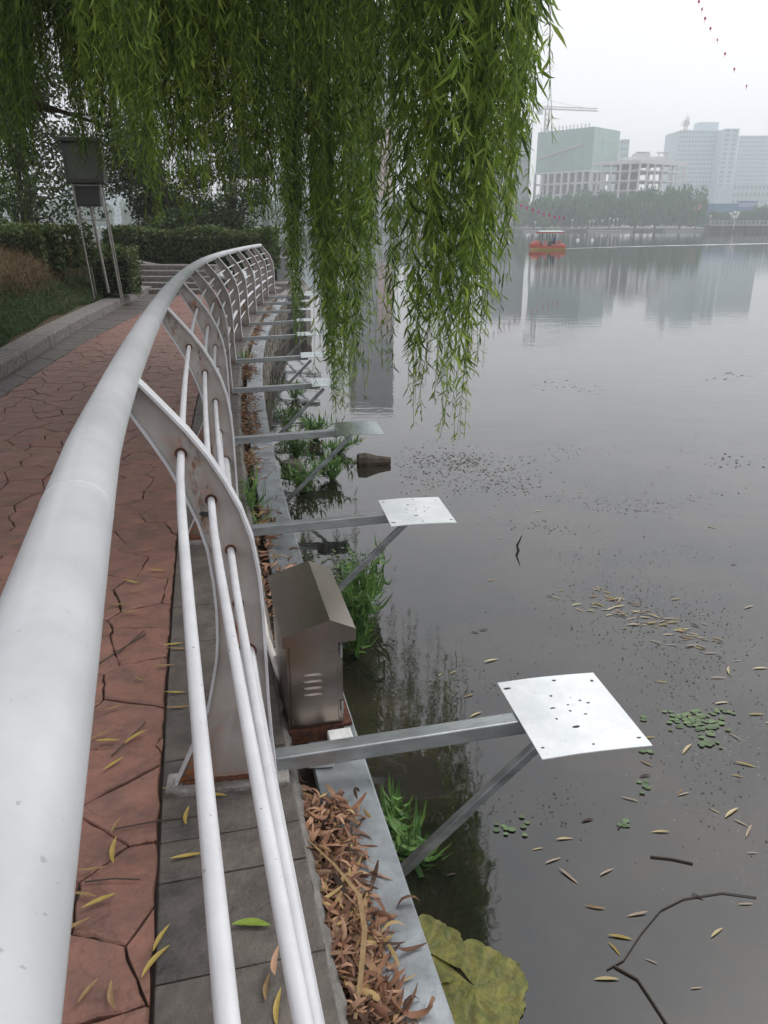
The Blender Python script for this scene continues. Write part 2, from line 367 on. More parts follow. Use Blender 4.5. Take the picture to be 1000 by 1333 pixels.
# kerb stones
kerb = empty('kerb', (kerbx(8), 8, 0), label='pale granite kerb along the left edge of the red path', cat='kerb')
m_kerb = mat('granite', (.25, .23, .21), .8, col2=(.10, .09, .085), vscale=22, bump=.5, bscale=70)
y = -1.0; first = True
while y < 20.5:
    y2 = y + 1.25; c = Vector((kerbx(8), 8, 0))
    mb = MB(); g = .008
    a0, a1 = kerbx(y+g), kerbx(y2-g)
    P = [(a0, y+g, -.05), (a1, y2-g, -.05), (a1-.33, y2-g, -.05), (a0-.33, y+g, -.05), (a0, y+g, .14), (a1, y2-g, .14), (a1-.33, y2-g, .15), (a0-.33, y+g, .15)]
    mb.add([Vector(p) - c for p in P], [(0,3,2,1),(4,5,6,7),(0,1,5,4),(1,2,6,5),(2,3,7,6),(3,0,4,7)])
    bevel(mb.build('kerb_stone', m_kerb, kerb), .012, 2); y = y2

# metal capping sheets on the wall head
cap = empty('wall_capping', (0, 3, 0), label='grey zinc sheet capping along the top of the lake wall', cat='capping')
cc = Vector((0, 3, 0)); y = -1.0
while y < 18.5:
    y2 = y + 2.04; ys = [y + (y2-.006-y)*i/6 for i in range(7)]; mb = MB(); vs = []
    prof = [(.125, -.078), (.13, -.060), (.285, -.066), (.292, -.072), (.292, -.16)]
    for yy in ys: vs += [off(yy, o, z) - cc for o, z in prof]
    m_ = len(prof); mb.add(vs, [(i*m_+j, i*m_+j+1, (i+1)*m_+j+1, (i+1)*m_+j) for i in range(6) for j in range(m_-1)])
    o = mb.build('capping_sheet', m_sheet, cap); md = o.modifiers.new('solid', 'SOLIDIFY'); md.thickness = .002; y = y2

# stone lake wall
wall = ribbon([y for y in YS if y <= 20], .272, .272, -.085, -1.1)
m_wallcore = mat('wall_core', (.07, .06, .05), .95, var=.4, vscale=20, bump=.6, bscale=30)
wall = wall.build('lake_wall', m_wallcore); tag(wall, 'rough stone lake wall dropping from the capping to the water', 'wall')
m_wstone = mat('wall_stone', (.17, .15, .12), .9, var=.5, vscale=12, bump=.8, bscale=25, attr=[(.09,.08,.065), (.17,.15,.12), (.22,.19,.15)])
for r in range(3):
    y = -.4 + r*.17
    while y < 19.5:
        w = random.uniform(.24, .5); z0, z1 = -.095 - r*.23, -.095 - (r+1)*.23 + .02
        mb = MB(); q = []
        for (yy, zz) in ((y, z1), (y+w-.025, z1), (y+w-.025, z0), (y, z0)):
            q.append((yy + random.uniform(-.015, .015), zz + random.uniform(-.012, .012)))
        e = random.uniform(.012, .035)
        vs = [off(a, .27, b_) for a, b_ in q] + [off(a, .272 + e, b_) for a, b_ in [(q[0][0]+.02, q[0][1]+.02), (q[1][0]-.02, q[1][1]+.02), (q[2][0]-.02, q[2][1]-.02), (q[3][0]+.02, q[3][1]-.02)]]
        mb.add(vs, [(4,5,6,7),(0,1,5,4),(1,2,6,5),(2,3,7,6),(3,0,4,7)], random.random()); mb.build('stone', m_wstone, wall); y += w

# ================= RAILING =================
OUT = [(.105,1.165),(.121,1.148),(.163,1.098),(.211,1.04),(.253,.979),(.29,.912),(.323,.838),(.346,.757),(.359,.652),(.363,.56),(.363,.468),(.363,.36),(.363,.255),(.366,.14),(.373,.012)]
INN = [(.085,1.11),(.098,1.081),(.132,1.022),(.167,.957),(.197,.886),(.224,.812),(.242,.735),(.25,.642),(.252,.56),(.248,.477),(.240,.41),(.228,.353),(.206,.259),(.165,.16),(.095,.012)]
PY = [.02, 1.81, 3.60, 5.4, 7.18, 8.85, 10.7, 12.37, 14.08, 15.66, 17.04, 18.5]
def hscale(y): return 1 - .0052*max(0, y-1.8)
def pframe(y):
    s = -dB(y)*.62; l = math.hypot(1, s); return Vector((Bx(y), y, 0)), Vector((1/l, s/l, 0))
railing = empty('railing', (Bx(1.85), 1.85, 0), label='long white curved railing with handrail, bowed posts and thin rods beside the lake', cat='railing')
RO = Vector((Bx(1.85), 1.85, 0))
def rpt(y, o, h):
    P, A = pframe(y); return P + A*o + Vector((0, 0, h*hscale(y))) - RO
rys = [-1.6 + .2*i for i in range(101)]; rys = [y for y in rys if y < 18.45] + [18.55]
mb = MB(); RAILC = lambda y: rpt(y, -.293 + .033*max(0, 1.25-y), 1.165); RAILR = lambda y: 0.0395 + .0065*max(0, min(1, 1.6-y))
mb.tube([RAILC(y) for y in rys], [RAILR(y) for y in rys], 32)
mb.build('handrail', m_rail, railing, True)
for y in (.93, 2.7, 4.5, 6.3, 8.0, 11.5):
    mb = MB(); mb.tube([RAILC(y), RAILC(y+.003), RAILC(y+.006), RAILC(y+.009)], [RAILR(y)-.001, RAILR(y)+.0004, RAILR(y)+.0004, RAILR(y)-.001], 32); mb.build('weld_seam', m_rail, railing, True)
RODS = [(-.175, .985, .009), (-.113, .864, .009), (-.075, .727, .009), (-.066, .575, .009), (-.052, .43, .0205), (-.05, .25, .009)]
for o_, h_, r_ in RODS:
    mb = MB(); pts = []
    for k, y in enumerate(rys): pts.append(rpt(y, o_ + (.026 if h_ > .8 else .012)*max(0, 1.55-max(y, 0)), h_))
    mb.tube(pts, r_, 12 if r_ < .01 else 16); mb.build('rod', m_white, railing, True)
m_pad = mat('grout_pad', (.34, .33, .31), .9, col2=(.12, .09, .07), vscale=18, bump=.7, bscale=60)
for i, y in enumerate(PY):
    P, A = pframe(y); T = Vector((-A.y, A.x, 0)); hsc = hscale(y)
    po = bpy.data.objects.new('post', None); 
    O = [(s-.37, h*hsc) for s, h in OUT]; I = [(s-.37, h*hsc) for s, h in INN]; base = P - RO
    mb = MB(); th = .004; vs = []; rust = []
    NS = 6
    for (so, ho), (si, hi) in zip(O, I):
        for k in range(NS):
            f = k/(NS-1); s_ = so+(si-so)*f; h_ = ho+(hi-ho)*f
            for sg in (-1, 1): vs.append(base + A*s_ + Vector((0, 0, h_)) + T*th*sg)
            r = 0
            for ro, rh, rr in RODS: r = max(r, 1.3*math.exp(-((s_-ro)**2 + (h_-rh*hsc)**2)/.0007))
            r = max(r, 1.5*math.exp(-max(0, h_)/.03) if f < .75 else 2.2*math.exp(-max(0, h_-.10)/.07))
            if f > .9: r = max(r, .8*math.exp(-((h_-.5)/.16)**2))
            rust += [r, r]
    fs = []
    nn = len(O)
    def ix(a, k, sd): return (a*NS + k)*2 + sd
    for a in range(nn-1):
        for k in range(NS-1):
            fs.append((ix(a,k,0), ix(a,k+1,0), ix(a+1,k+1,0), ix(a+1,k,0))); fs.append((ix(a,k,1), ix(a+1,k,1), ix(a+1,k+1,1), ix(a,k+1,1)))
        for k in (0, NS-1): fs.append((ix(a,k,0), ix(a,k,1), ix(a+1,k,1), ix(a+1,k,0)))
    mb.add(vs, fs); me = mb.mesh('post'); me.materials.append(m_web)
    at = me.attributes.new('rust', 'FLOAT', 'POINT'); at.data.foreach_set('value', rust)
    web = link('post', me, railing)
    for nm, E_, w_ in (('outer_flange', O, .046), ('inner_flange', I, .030)):
        f = MB(); vs = []
        for a, (s_, h_) in enumerate(E_):
            p0 = E_[max(a-1, 0)]; p1 = E_[min(a+1, nn-1)]; tx, tz = p1[0]-p0[0], p1[1]-p0[1]; l = math.hypot(tx, tz); nx_, nz_ = -tz/l, tx/l
            if nm == 'inner_flange': nx_, nz_ = -nx_, -nz_
            for q in (0, .0065):
                for sg in (-1, 1): vs.append(base + A*(s_ + nx_*(q+.0005)) + Vector((0, 0, h_ + nz_*(q+.0005))) + T*(w_/2)*sg)
        fs = []
        for a in range(nn-1):
            b0, b1 = a*4, (a+1)*4; fs += [(b0, b0+1, b1+1, b1), (b0+2, b1+2, b1+3, b0+3), (b0, b1, b1+2, b0+2), (b0+1, b0+3, b1+3, b1+1)]
        fs += [(0, 2, 3, 1), (nn*4-4, nn*4-3, nn*4-1, nn*4-2)]
        f.add(vs, fs); ob = f.build(nm, m_white if nm == 'outer_flange' else m_rail, web)
    pd = MB(); pd.box(base + A*(-.13) + Vector((0, 0, .011)), (.345, .085, .022), A); pdo = pd.build('base_plate', m_pad, web); bevel(pdo, .005, 2)
    if 1 <= i <= 3:
        for ro, rh, rr in RODS[:5]:
            c_ = MB(); q = base + A*ro + Vector((0, 0, rh*hsc)); c_.tube([q - T*.0075, q - T*.0045], [rr+.0035, rr+.006], 12); c_.build('rust_collar', m_rust, web)
    if i == 1:
        hb = MB(); q = [(-.118,.838),(-.126,.832),(-.139,.835),(-.146,.829),(-.139,.822),(-.127,.820),(-.119,.825)]; hb.add([base + A*a + Vector((0, 0, b)) - T*(th+.0012) for a, b in q], [tuple(range(7))]); hb.build('torn_hole', m_dark, web)
    for sg in (-1, 1):
        wd = MB()
        wd.tube([base + A*(-.255+.012*k) + T*.008*sg + Vector((0, 0, .024)) for k in range(21)], [.006 + .003*random.random() for _ in range(21)], 6); wd.build('weld_bead', m_rust, web)

# ================= LAMP ARMS OVER THE WATER =================
def make_arm(i, y):
    P, A = pframe(y)
    A = Vector((1, -dB(y)*.80, 0)).normalized()
    T = Vector((-A.y, A.x, 0)); rz = math.atan2(A.y, A.x)
    root = empty('bracket_arm', P + Vector((0, 0, .004)), rz); root.rotation_euler = (0, math.radians(-2.3), rz)
    ln = .815
    mb = MB(); mb.box((.012 + ln/2, 0, .0315), (ln, .05, .05), (1, 0, 0)); o = mb.build('beam', m_steel, root); bevel(o, .004, 2)
    mb = MB()
    a, b_ = Vector((.86, -.02, .0)), Vector((.345, -.03, -.46))
    mb.bar(a, b_, .029, .029, up=(0, 1, 0)); o = mb.build('brace', m_steel, root); bevel(o, .003, 2)
    pl = MB(); nx_ = 10; x0, x1, y0, y1 = .745, 1.08, -.213, .178; vs = []
    for k in range(nx_+1):
        f = k/nx_; x = x0+(x1-x0)*f; z = .0605 - .022*max(0, f-.25)**1.5
        vs += [(x + .055*(0), y0, z), (x, y1, z), (x, y0, z+.003), (x, y1, z+.003)]
    fs = []
    for k in range(nx_):
        p, q = 4*k, 4*k+4; fs += [(p, p+1, q+1, q), (p+2, q+2, q+3, p+3), (p, q, q+2, p+2), (p+1, p+3, q+3, q+1)]
    fs += [(0, 2, 3, 1), (4*nx_, 4*nx_+1, 4*nx_+3, 4*nx_+2)]
    pl.add(vs, fs); plate = pl.build('plate', m_plate if i < 2 else m_plate2, root)
    h = MB()
    for (fx, fy) in ((.06,.12),(.06,.9),(.93,.1),(.92,.88),(.55,.93),(.5,.08),(.33,.42),(.36,.56),(.45,.30),(.5,.5),(.52,.58),(.62,.44),(.66,.62),(.72,.58),(.42,.72)):
        x = x0+(x1-x0)*fx; yy = y0+(y1-y0)*fy; z = .0605 - .022*max(0, fx-.25)**1.5 + .0034; r = random.uniform(.0035, .0065); ex = random.choice([1, 1, 1.3, 2.2])
        h.add([(x+ex*r*math.cos(t*math.pi/4), yy+r*random.uniform(.7, 1.1)*math.sin(t*math.pi/4), z) for t in range(8)], [tuple(range(8))])
    h.build('bolt_hole', m_dark, plate)['kind'] = 'stuff'
    return root
m_plate2 = mat('reflect_plate', (.42, .47, .46), .22, metal=.85, col2=(.30, .35, .34), vscale=8, detail=9, bump=.06, bscale=10)  # farther plates: greenish-grey grazing reflection put into the base colour
m_plate = mat('plate_metal', (.86, .88, .89), .28, metal=.25, col2=(.70, .73, .73), vscale=9, detail=10, bump=.04, bscale=14, specks=.9)
ORD = ['nearest', 'second', 'third', 'fourth', 'fifth', 'sixth', 'seventh', 'eighth', 'ninth', 'farthest']
for i, y in enumerate(PY[1:11]):
    a = make_arm(i, y + (.035 if i < 2 else 0))
    lab = {0: 'galvanised bracket arm nearest the camera, holding the large white plate over water',
           1: 'galvanised bracket arm just beyond the steel cabinet, bright plate at its tip',
           9: 'farthest of the galvanised bracket arms, at the end of the railing'}.get(i, '%s galvanised bracket arm from the camera, jutting over the lake' % ORD[i])
    tag(a, lab, 'bracket', 'bracket arms jutting from the railing posts over the water')

# ================= CABINET AND SMALL THINGS ON THE WALL =================
cab = empty('electrical_cabinet', (-.300, 2.05, -.064), math.atan2(.235, .972), label='small stainless steel cabinet with gabled roof and louvred front on the wall capping', cat='cabinet')
W_, D_, Z0, ZE, ZR = .176, .42, .056, .395, .446
mb = MB(); mb.box((W_/2, D_/2, (Z0+ZE)/2), (W_, D_-.01, ZE-Z0)); bevel(mb.build('body', m_stain, cab), .002)
mb = MB()   # folded roof with overhang
x0, xr, x1 = -.012, .135, .215; t = .004
for ya, yb in ((-.022, D_+.012),):
    A_ = [(x0, ZE-.006), (x0, ZE+.006), (xr, ZR), (x1, ZE+.012), (x1, ZE-.008)]
    vs = [(x, ya, z) for x, z in A_] + [(x, yb, z) for x, z in A_] + [(x, ya, z-t if 0 < k < 4 else z) for k, (x, z) in enumerate(A_)]
    mb.add(vs[:10], [(0,5,6,1),(1,6,7,2),(2,7,8,3),(3,8,9,4),(0,4,9,5),(5,9,8,7,6)])
mb.add([(x0, -.022, ZE-.006), (x0, -.022, ZE+.006), (xr, -.022, ZR), (x1, -.022, ZE+.012), (x1, -.022, ZE-.008), (x1, -.022, ZE-.03), (x0, -.022, ZE-.03)], [(0,6,5,4,3,2,1)])
bevel(mb.build('roof', m_stain, cab), .0015)
mb = MB(); mb.box((W_/2-.004, -.003+.002, (Z0+ZE)/2-.008), (W_-.026, .006, ZE-Z0-.045)); door = mb.build('door', m_stain, cab); bevel(door, .002)
for k in range(4):
    mb = MB(); zz = Z0+.195-k*.024
    n_ = 10; vs = []
    for q in range(n_+1):
        f = q/n_; xx = .047+.062*f; e = math.sin(math.pi*f)**.35 * .0025
        vs += [(xx, -.0045, zz+.005), (xx, -.0045-e, zz-.002), (xx, -.0045, zz-.006)]
    mb.add(vs, [(3*q, 3*q+1, 3*q+4, 3*q+3) for q in range(n_)] + [(3*q+1, 3*q+2, 3*q+5, 3*q+4) for q in range(n_)])
    mb.build('louvre', m_stain, door)
for zz in (Z0+.06, ZE-.07):
    mb = MB(); mb.tube([(W_-.006, -.006, zz-.022), (W_-.006, -.006, zz+.022)], .004, 8); mb.build('hinge', m_steel, cab)
mb = MB()
mb.box((W_/2-.002, .004, .028), (W_+.0, .02, .05)); mb.box((W_/2+.035, D_-.02, .028), (W_+.03, .02, .05)); mb.box((W_+.012, D_/2, .046), (.03, D_, .012)); mb.box((.01, D_/2, .028), (.02, D_-.03, .05))
mb.build('base_frame', m_rust, cab)
m_foam = mat('foam', (.72, .72, .70), .8, var=.15, vscale=30, bump=.3, bscale=80)
mb = MB(); mb.box((-.135, 2.02, -.034), (.075, .085, .05), (1, .25, 0)); mb.box((-.195, 1.955, -.047), (.08, .05, .024), (1, .1, 0))
o = mb.build('foam_block', m_foam); bevel(o, .004); tag(o, 'chipped white foam block wedged at the foot of the steel cabinet', 'foam block')
m_pvc = mat('pvc', (.62, .58, .54), .45, var=.2, vscale=15)
mb = MB(); pp = [onz(337, 770, .0), onz(341, 795, .01), onz(347, 830, .02), onz(357, 858, .01), onz(362, 880, -.02), onz(372, 915, -.07)]
mb.tube(pp, .0125, 14); tag(mb.build('drain_pipe', m_pvc, smooth=True), 'short white plastic pipe in the leaf-filled gutter beside the steel cabinet', 'pipe')

# ---------- leaves ----------
m_litter = mat('dry_leaf', (.3, .15, .08), .75, attr=[(.035,.022,.015), (.15,.07,.038), (.30,.15,.085), (.45,.27,.17), (.10,.05,.03), (.24,.11,.06), (.50,.36,.15)], translucent=.15)
m_yleaf = mat('yellow_leaf', (.45, .33, .08), .6, var=.3, vscale=60, translucent=.15)
m_oleaf = mat('ochre_leaf', (.34, .22, .10), .65, var=.35, vscale=60, translucent=.15)
m_gleaf = mat('green_leaf', (.20, .28, .03), .6, var=.3, vscale=60)
def litter(name, Y, O, Z, ln, m, parent=None, flat=.35):
    n = len(Y); P = np.array([tuple(off(float(y), float(o), float(z))) for y, o, z in zip(Y, O, Z)])
    a = rng.uniform(0, 2*np.pi, n); D = unit(np.stack([np.cos(a), np.sin(a), rng.normal(0, flat*.6, n)], 1))
    W = unit(np.cross(D, unit(np.stack([rng.normal(0, flat, n), rng.normal(0, flat, n), np.ones(n)], 1))))
    Lg = (rng.uniform(.6, 1.3, n)*ln)[:, None]; K = 5; Nn = np.cross(D, W); wd = Lg*rng.uniform(.05, .10, n)[:, None]
    k1_ = rng.normal(0, 1.5, n)[:, None]; k2_ = rng.normal(0, .7, n)[:, None]; tw = rng.normal(0, .9, n)[:, None]; cup = rng.uniform(-.3, .9, n)[:, None]
    pos = P - D*Lg*.5; vs = []
    for q in range(K+1):
        f = q/K; th1, th2 = k1_*(f-.5), k2_*(f-.5); d = unit(D*np.cos(th1) + Nn*np.sin(th1) + W*np.sin(th2))
        if q: pos = pos + d*Lg/K
        w_ = W*np.cos(tw*(f-.5)) + Nn*np.sin(tw*(f-.5)); hw = wd*(math.sin(math.pi*min(.97, .06+f*.92))**.75)
        vs += [pos - w_*hw + Nn*hw*cup, pos, pos + w_*hw + Nn*hw*cup]
    V = np.stack(vs, 1).reshape(-1, 3); m_ = 3*(K+1); b0 = (np.arange(n)*m_)[:, None]
    F = np.concatenate([b0 + np.array([[3*q+j, 3*q+j+1, 3*q+j+4, 3*q+j+3]]) for q in range(K) for j in (0, 1)], 0)
    return npmesh(name, V, F, np.repeat(rng.random(n), m_), m, parent, True)
n = 2600
Y = np.concatenate([rng.uniform(.85, 1.80, 1500), rng.uniform(1.7, 3.6, 330), rng.uniform(3.6, 5.2, 300), rng.uniform(5.1, 9, 1500), rng.uniform(9, 18.3, 1500)])
O_ = .06 + np.abs(rng.normal(0, .075, len(Y))); k1 = Y < 1.75; O_[k1] = .06 + np.abs(rng.normal(0, .060, k1.sum())) + .05*(1.75-Y[k1])*rng.random(k1.sum())
keep = O_ < .285; Y, O_ = Y[keep], O_[keep]
k = np.sin(Y*5.3)+np.sin(Y*2.1+1) + rng.normal(0, .6, len(Y)) > -.5; k |= Y < 1.75; Y, O_ = Y[k], O_[k]
Z = np.where(O_ < .13, rng.uniform(-.095, -.025, len(Y)), rng.uniform(-.058, -.040, len(Y)))
tag(litter('leaf_litter', Y, O_, Z, .074, m_litter, flat=.55), 'drift of dry brown willow leaves filling the gutter beside the zinc capping', 'leaf litter', kind='stuff')
# leaf variants as single things
def leaf_mesh(name, ln, w, m, curl, arch=.12):
    mb = MB(); K = 6; vs = []
    for i in range(K+1):
        f = i/K; x = (f-.5)*ln; yb = arch*ln*math.sin(f*2.6+.3); hw = w*.5*math.sin(math.pi*min(1, f*.97+.02))**.8; z = .003 + curl*ln*abs(f-.5)**1.6
        vs += [(x, yb-hw, z+hw*.35), (x, yb, z), (x, yb+hw, z+hw*.35)]
    mb.add(vs, [(3*i+j, 3*i+j+1, 3*i+j+4, 3*i+j+3) for i in range(K) for j in (0, 1)]); me = mb.mesh(name); me.materials.append(m); return me
LV = [leaf_mesh('leaf', .085, .013, m_yleaf, .25), leaf_mesh('leaf', .075, .012, m_oleaf, .35), leaf_mesh('leaf', .095, .014, m_yleaf, .1), leaf_mesh('leaf', .07, .012, m_litter, .5), leaf_mesh('leaf', .08, .02, m_gleaf, .1)]
def leaf_at(p, me, rz, label, group, sc=1., cat='leaf', name='fallen_leaf'):
    o = link(name, me); o.location = Vector(p) + Vector((0, 0, -.003 if name == 'floating_leaf' else .003)); o.rotation_euler = (random.uniform(-.08, .08), random.uniform(-.08, .08), rz); o.scale = (sc,)*3; return tag(o, label, cat, group)
spots = [(246,1065,0,1.7),(243,1120,0,.3),(131,1178,0,.5),(212,1225,0,1.3),(205,1255,2,1.1),(150,998,0,1.0),(152,1110,0,1.8),(120,1137,1,.2),(110,1170,1,-.2),(132,960,1,.7),(140,968,0,.1),(178,962,2,.9),(117,1295,1,1.2),(148,925,1,.6),
         (170,760,0,-.3),(175,772,1,.2),(170,800,1,0),(205,745,0,-.2),(190,718,1,.4),(215,870,1,.1),(228,905,0,-.1),(232,925,1,.1),(226,842,0,.2),(232,848,1,.0),(150,1300,1,2),(100,1210,1,.6),
         (228,1033,1,0),(275,1040,0,0),(366,1315,0,1.6),(350,1290,1,1.6),(40,515,0,.1),(18,710,1,.3),(28,740,1,.2),(60,700,1,0),(75,655,0,.2),(90,620,1,.3),(30,600,1,.2),(60,560,1,.1),(190,640,1,.2),(200,690,1,.5),(155,790,1,.1)]
def leaf_zone(p, on_strip):
    if on_strip: return 'on the grey slabs nearer than the first post' if p.y < 1.8 else 'on the grey slabs beyond the first post'
    return 'on the red paving at the bottom left of the picture' if p.y < 1.75 else 'on the red paving beside the nearest railing post' if p.y < 3.6 else 'on the red paving between the second and fourth posts' if p.y < 7.2 else 'on the far half of the red paving'
for u, v, k, r in spots:
    p = onz(u, v, .006); strip_ = p.x > off(p.y, -.31).x
    zone = leaf_zone(p, strip_); leaf_at(p, LV[k], r, 'yellow willow leaf ' + zone, 'yellow leaves ' + zone, random.uniform(.8, 1.1))
leaf_at(onz(327, 1209, .008), LV[4], .0, 'bright green willow leaf on the grey slab between the white rods', None, 1.1)
leaf_at(onz(362, 1258, .03), LV[3], 1.6, 'dark red curled leaf hanging low beside the thick white rod', None, 1.1)
for i in range(70):
    y = 1.6 + 15*random.random()**1.3; o_ = random.uniform(-2.0, -.36)
    p = off(y, o_, .006); zone = leaf_zone(p, False); leaf_at(p, LV[random.choice([0, 1, 1, 3])], random.uniform(0, 6), 'yellow willow leaf ' + zone, 'yellow leaves ' + zone, random.uniform(.6, .9))
m_twig = mat('twig', (.06, .045, .035), .9)
for (u0, v0, u1, v1) in ((122, 868, 190, 825), (145, 1080, 262, 1062), (155, 850, 188, 820), (145, 985, 190, 940), (110, 1148, 182, 1145)):
    mb = MB(); a, b_ = onz(u0, v0, .006), onz(u1, v1, .007); mid = (a+b_)/2 + Vector((.004, .004, .003))
    mb.tube([a, mid, b_], .0022, 5); tag(mb.build('twig', m_twig), 'thin dark twig lying on the red paving beside the grey slabs', 'twig', 'twigs on the paving')
# the long strap leaf lying over the litter
mb = MB(); pts = [onz(400, 1092, -.02), onz(435, 1125, .01), onz(468, 1165, .0), onz(475, 1210, -.01), onz(470, 1270, -.02), onz(462, 1330, -.03)]
vs = []
for i, p in enumerate(pts): w = .0045*math.sin(math.pi*(i+.4)/6.2)+.002; vs += [p + Vector((-w, 0, .001)), p + Vector((w, 0, 0))]
mb.add(vs, [(2*i, 2*i+1, 2*i+3, 2*i+2) for i in range(5)]); mb.build('strap_leaf', m_oleaf); tag(bpy.data.objects['strap_leaf'], 'long dried strap-shaped leaf lying across the brown leaves in the gutter', 'leaf')

# ---------- plants ----------
m_herb = mat('herb_leaf', (.09, .20, .035), .55, attr=[(.045,.11,.025), (.11,.23,.05), (.19,.33,.08)], translucent=.3)
def herb(base, height, n, ln, spread, label, cat='plant', group=None, lean=(0, 0), wf=.19, seed=1, per=16):
    rg = np.random.default_rng(seed); mb = MB(); Ps = []; Ds = []
    for s in range(n):
        a = rg.uniform(0, 2*math.pi); r = rg.uniform(.2, 1)*spread; h = height*rg.uniform(.6, 1); pts = []
        for k in range(7):
            f = k/6; pts.append(Vector((math.cos(a)*r*f**1.4 + lean[0]*f*f*h, math.sin(a)*r*f**1.4 + lean[1]*f*f*h, h*f*(1-.12*f))))
        mb.tube(pts, [.004*(1-.7*k/6) for k in range(7)], 5)
        for k in range(per):
            f = .12 + .88*k/per; i = min(int(f*6), 5); p = pts[i].lerp(pts[i+1], f*6-i); b_ = rg.uniform(0, 2*math.pi)
            Ps.append(tuple(p)); Ds.append((math.cos(b_), math.sin(b_), rg.uniform(-.55, .45)))
    P = np.array(Ps); D = unit(np.array(Ds)); W = unit(np.cross(D, np.array([[0, 0, 1.]])))
    l = rg.uniform(.6, 1.1, len(P))*ln; V, F, r = leafset(P, D, W, l, l*wf, rg.random(len(P)), bend=1.8)
    root = empty('water_plant', base, label=label, cat=cat, group=group)
    mb.build('stem', m_herb, root); npmesh('foliage', V, F, r, m_herb, root); return root
herb(onz(462, 850, WATER+.0) , .62, 13, .13, .17, 'tall leafy green plant growing from the water behind the steel cabinet', seed=3, lean=(.12, .1), per=22)
herb(onz(466, 800, WATER), .50, 9, .12, .16, 'second leafy clump leaning out beyond the steel cabinet roof', seed=4, lean=(.15, .1), per=20)
herb(onz(540, 1120, WATER), .20, 7, .12, .09, 'small green weed at the foot of the nearest bracket brace', seed=5, per=9)
herb(onz(512, 1085, WATER), .22, 6, .10, .06, 'small leafy sprout against the wall below the nearest bracket arm', seed=6, per=9)
for k, (u, v, h, n_, sp, sd_) in enumerate([(395, 640, .34, 14, .30, 11), (430, 625, .28, 12, .32, 12), (385, 600, .42, 14, .30, 13), (410, 570, .36, 14, .34, 14), (375, 560, .40, 10, .25, 15), (440, 590, .22, 10, .3, 16), (385, 520, .35, 9, .3, 17)]):
    herb(onz(u, v, WATER), h, n_, .11, sp, ('spreading water weed just beyond the brace of the third arm', 'outer water weed beside the sunken log', 'bushy weed against the wall under the third arm', 'outer leafy weed under the third plate', 'weed against the wall between the third and fourth arms', 'lowest weed, farthest out from the wall by the third arm', 'weed against the wall under the fourth arm')[k], 'weed', 'water weeds between the second and fourth bracket arms', seed=sd_, per=16)
for k, (y_, h, n_, sd_, lb) in enumerate([(4.15, .34, 5, 21, 'tall grassy weed in the gutter between the second and third bracket arms'), (3.85, .16, 6, 22, 'short leafy weed in the gutter just beyond the second bracket arm'), (4.5, .22, 4, 23, 'thin weed in the gutter halfway to the third bracket arm'), (9.3, .25, 5, 24, 'small weed at the strip edge near the sixth bracket arm')]):
    herb(off(y_, .07, -.11), h, n_, .15, .06, lb, 'weed', seed=sd_, wf=.10, per=7)

# lily pads
m_lily = mat('lily_pad', (.30, .27, .05), .5, attr=[(.07,.11,.02), (.22,.22,.035), (.14,.10,.03)], col2=(.05, .07, .015), vscale=18, detail=9, specks=.6, bump=.5, bscale=30)
def lily(c, r, notch, label):
    mb = MB(); K = 64; vs = [(0, 0, .012)]; R = 6
    for a in range(K+1):
        t = notch + .12 + (2*math.pi-.24)*a/K
        for q in range(1, R+1):
            f = q/R; rr = r*f*(1 + (.05*math.sin(5*t)+.03*math.sin(13*t+1)+.02*math.sin(29*t))*f); z = .006 + .010*math.sin(t*11)*f*.4 + (.008 if q == R else 0)*abs(math.sin(t*3))
            vs.append((rr*math.cos(t), rr*math.sin(t), z*.5))
    fs = []
    for a in range(K):
        i0, i1 = 1+a*R, 1+(a+1)*R; fs.append((0, i0, i1))
        for q in range(R-1): fs.append((i0+q, i0+q+1, i1+q+1, i1+q))
    mb.add(vs, fs); mb.r = [.5+.5*math.sin(i*.9)*.8 for i in range(len(vs))]
    o = mb.build('lily_pad', m_lily, smooth=True); o.location = c; return tag(o, label, 'lily pad')
lily(onz(618, 1287, WATER), .165, 2.2, 'large yellow-green lily pad floating below the nearest bracket arm')
c_ = onz(553, 1240, WATER); c_.z += .009; lily(c_, .13, -.7, 'lily pad half hidden under the edge of the zinc capping')

# log on the water
m_bark = mat('bark', (.10, .075, .055), .9, var=.5, vscale=12, bump=.9, bscale=20)
pa, pb = onz(466, 600, WATER+.05), onz(508, 600, WATER+.03); mb = MB()
mb.tube([pa, pa.lerp(pb, .25), pa.lerp(pb, .6), pb], [.075, .085, .055, .04], 9); o = mb.build('log', m_bark); tag(o, 'short brown log half sunk in the lake off the third bracket arm', 'log')
pa = onz(380, 606, WATER+.04); mb = MB(); bmv = []
for k in range(7): a = k*.9; bmv.append((pa.x+.14*math.cos(a)*random.uniform(.7, 1), pa.y+.12*math.sin(a)*random.uniform(.7, 1)))
mb.prism(bmv, WATER-.05, WATER+.09); o = mb.build('rock', m_wstone); bevel(o, .02); tag(o, 'low brown rock at the foot of the wall among the weeds', 'rock')

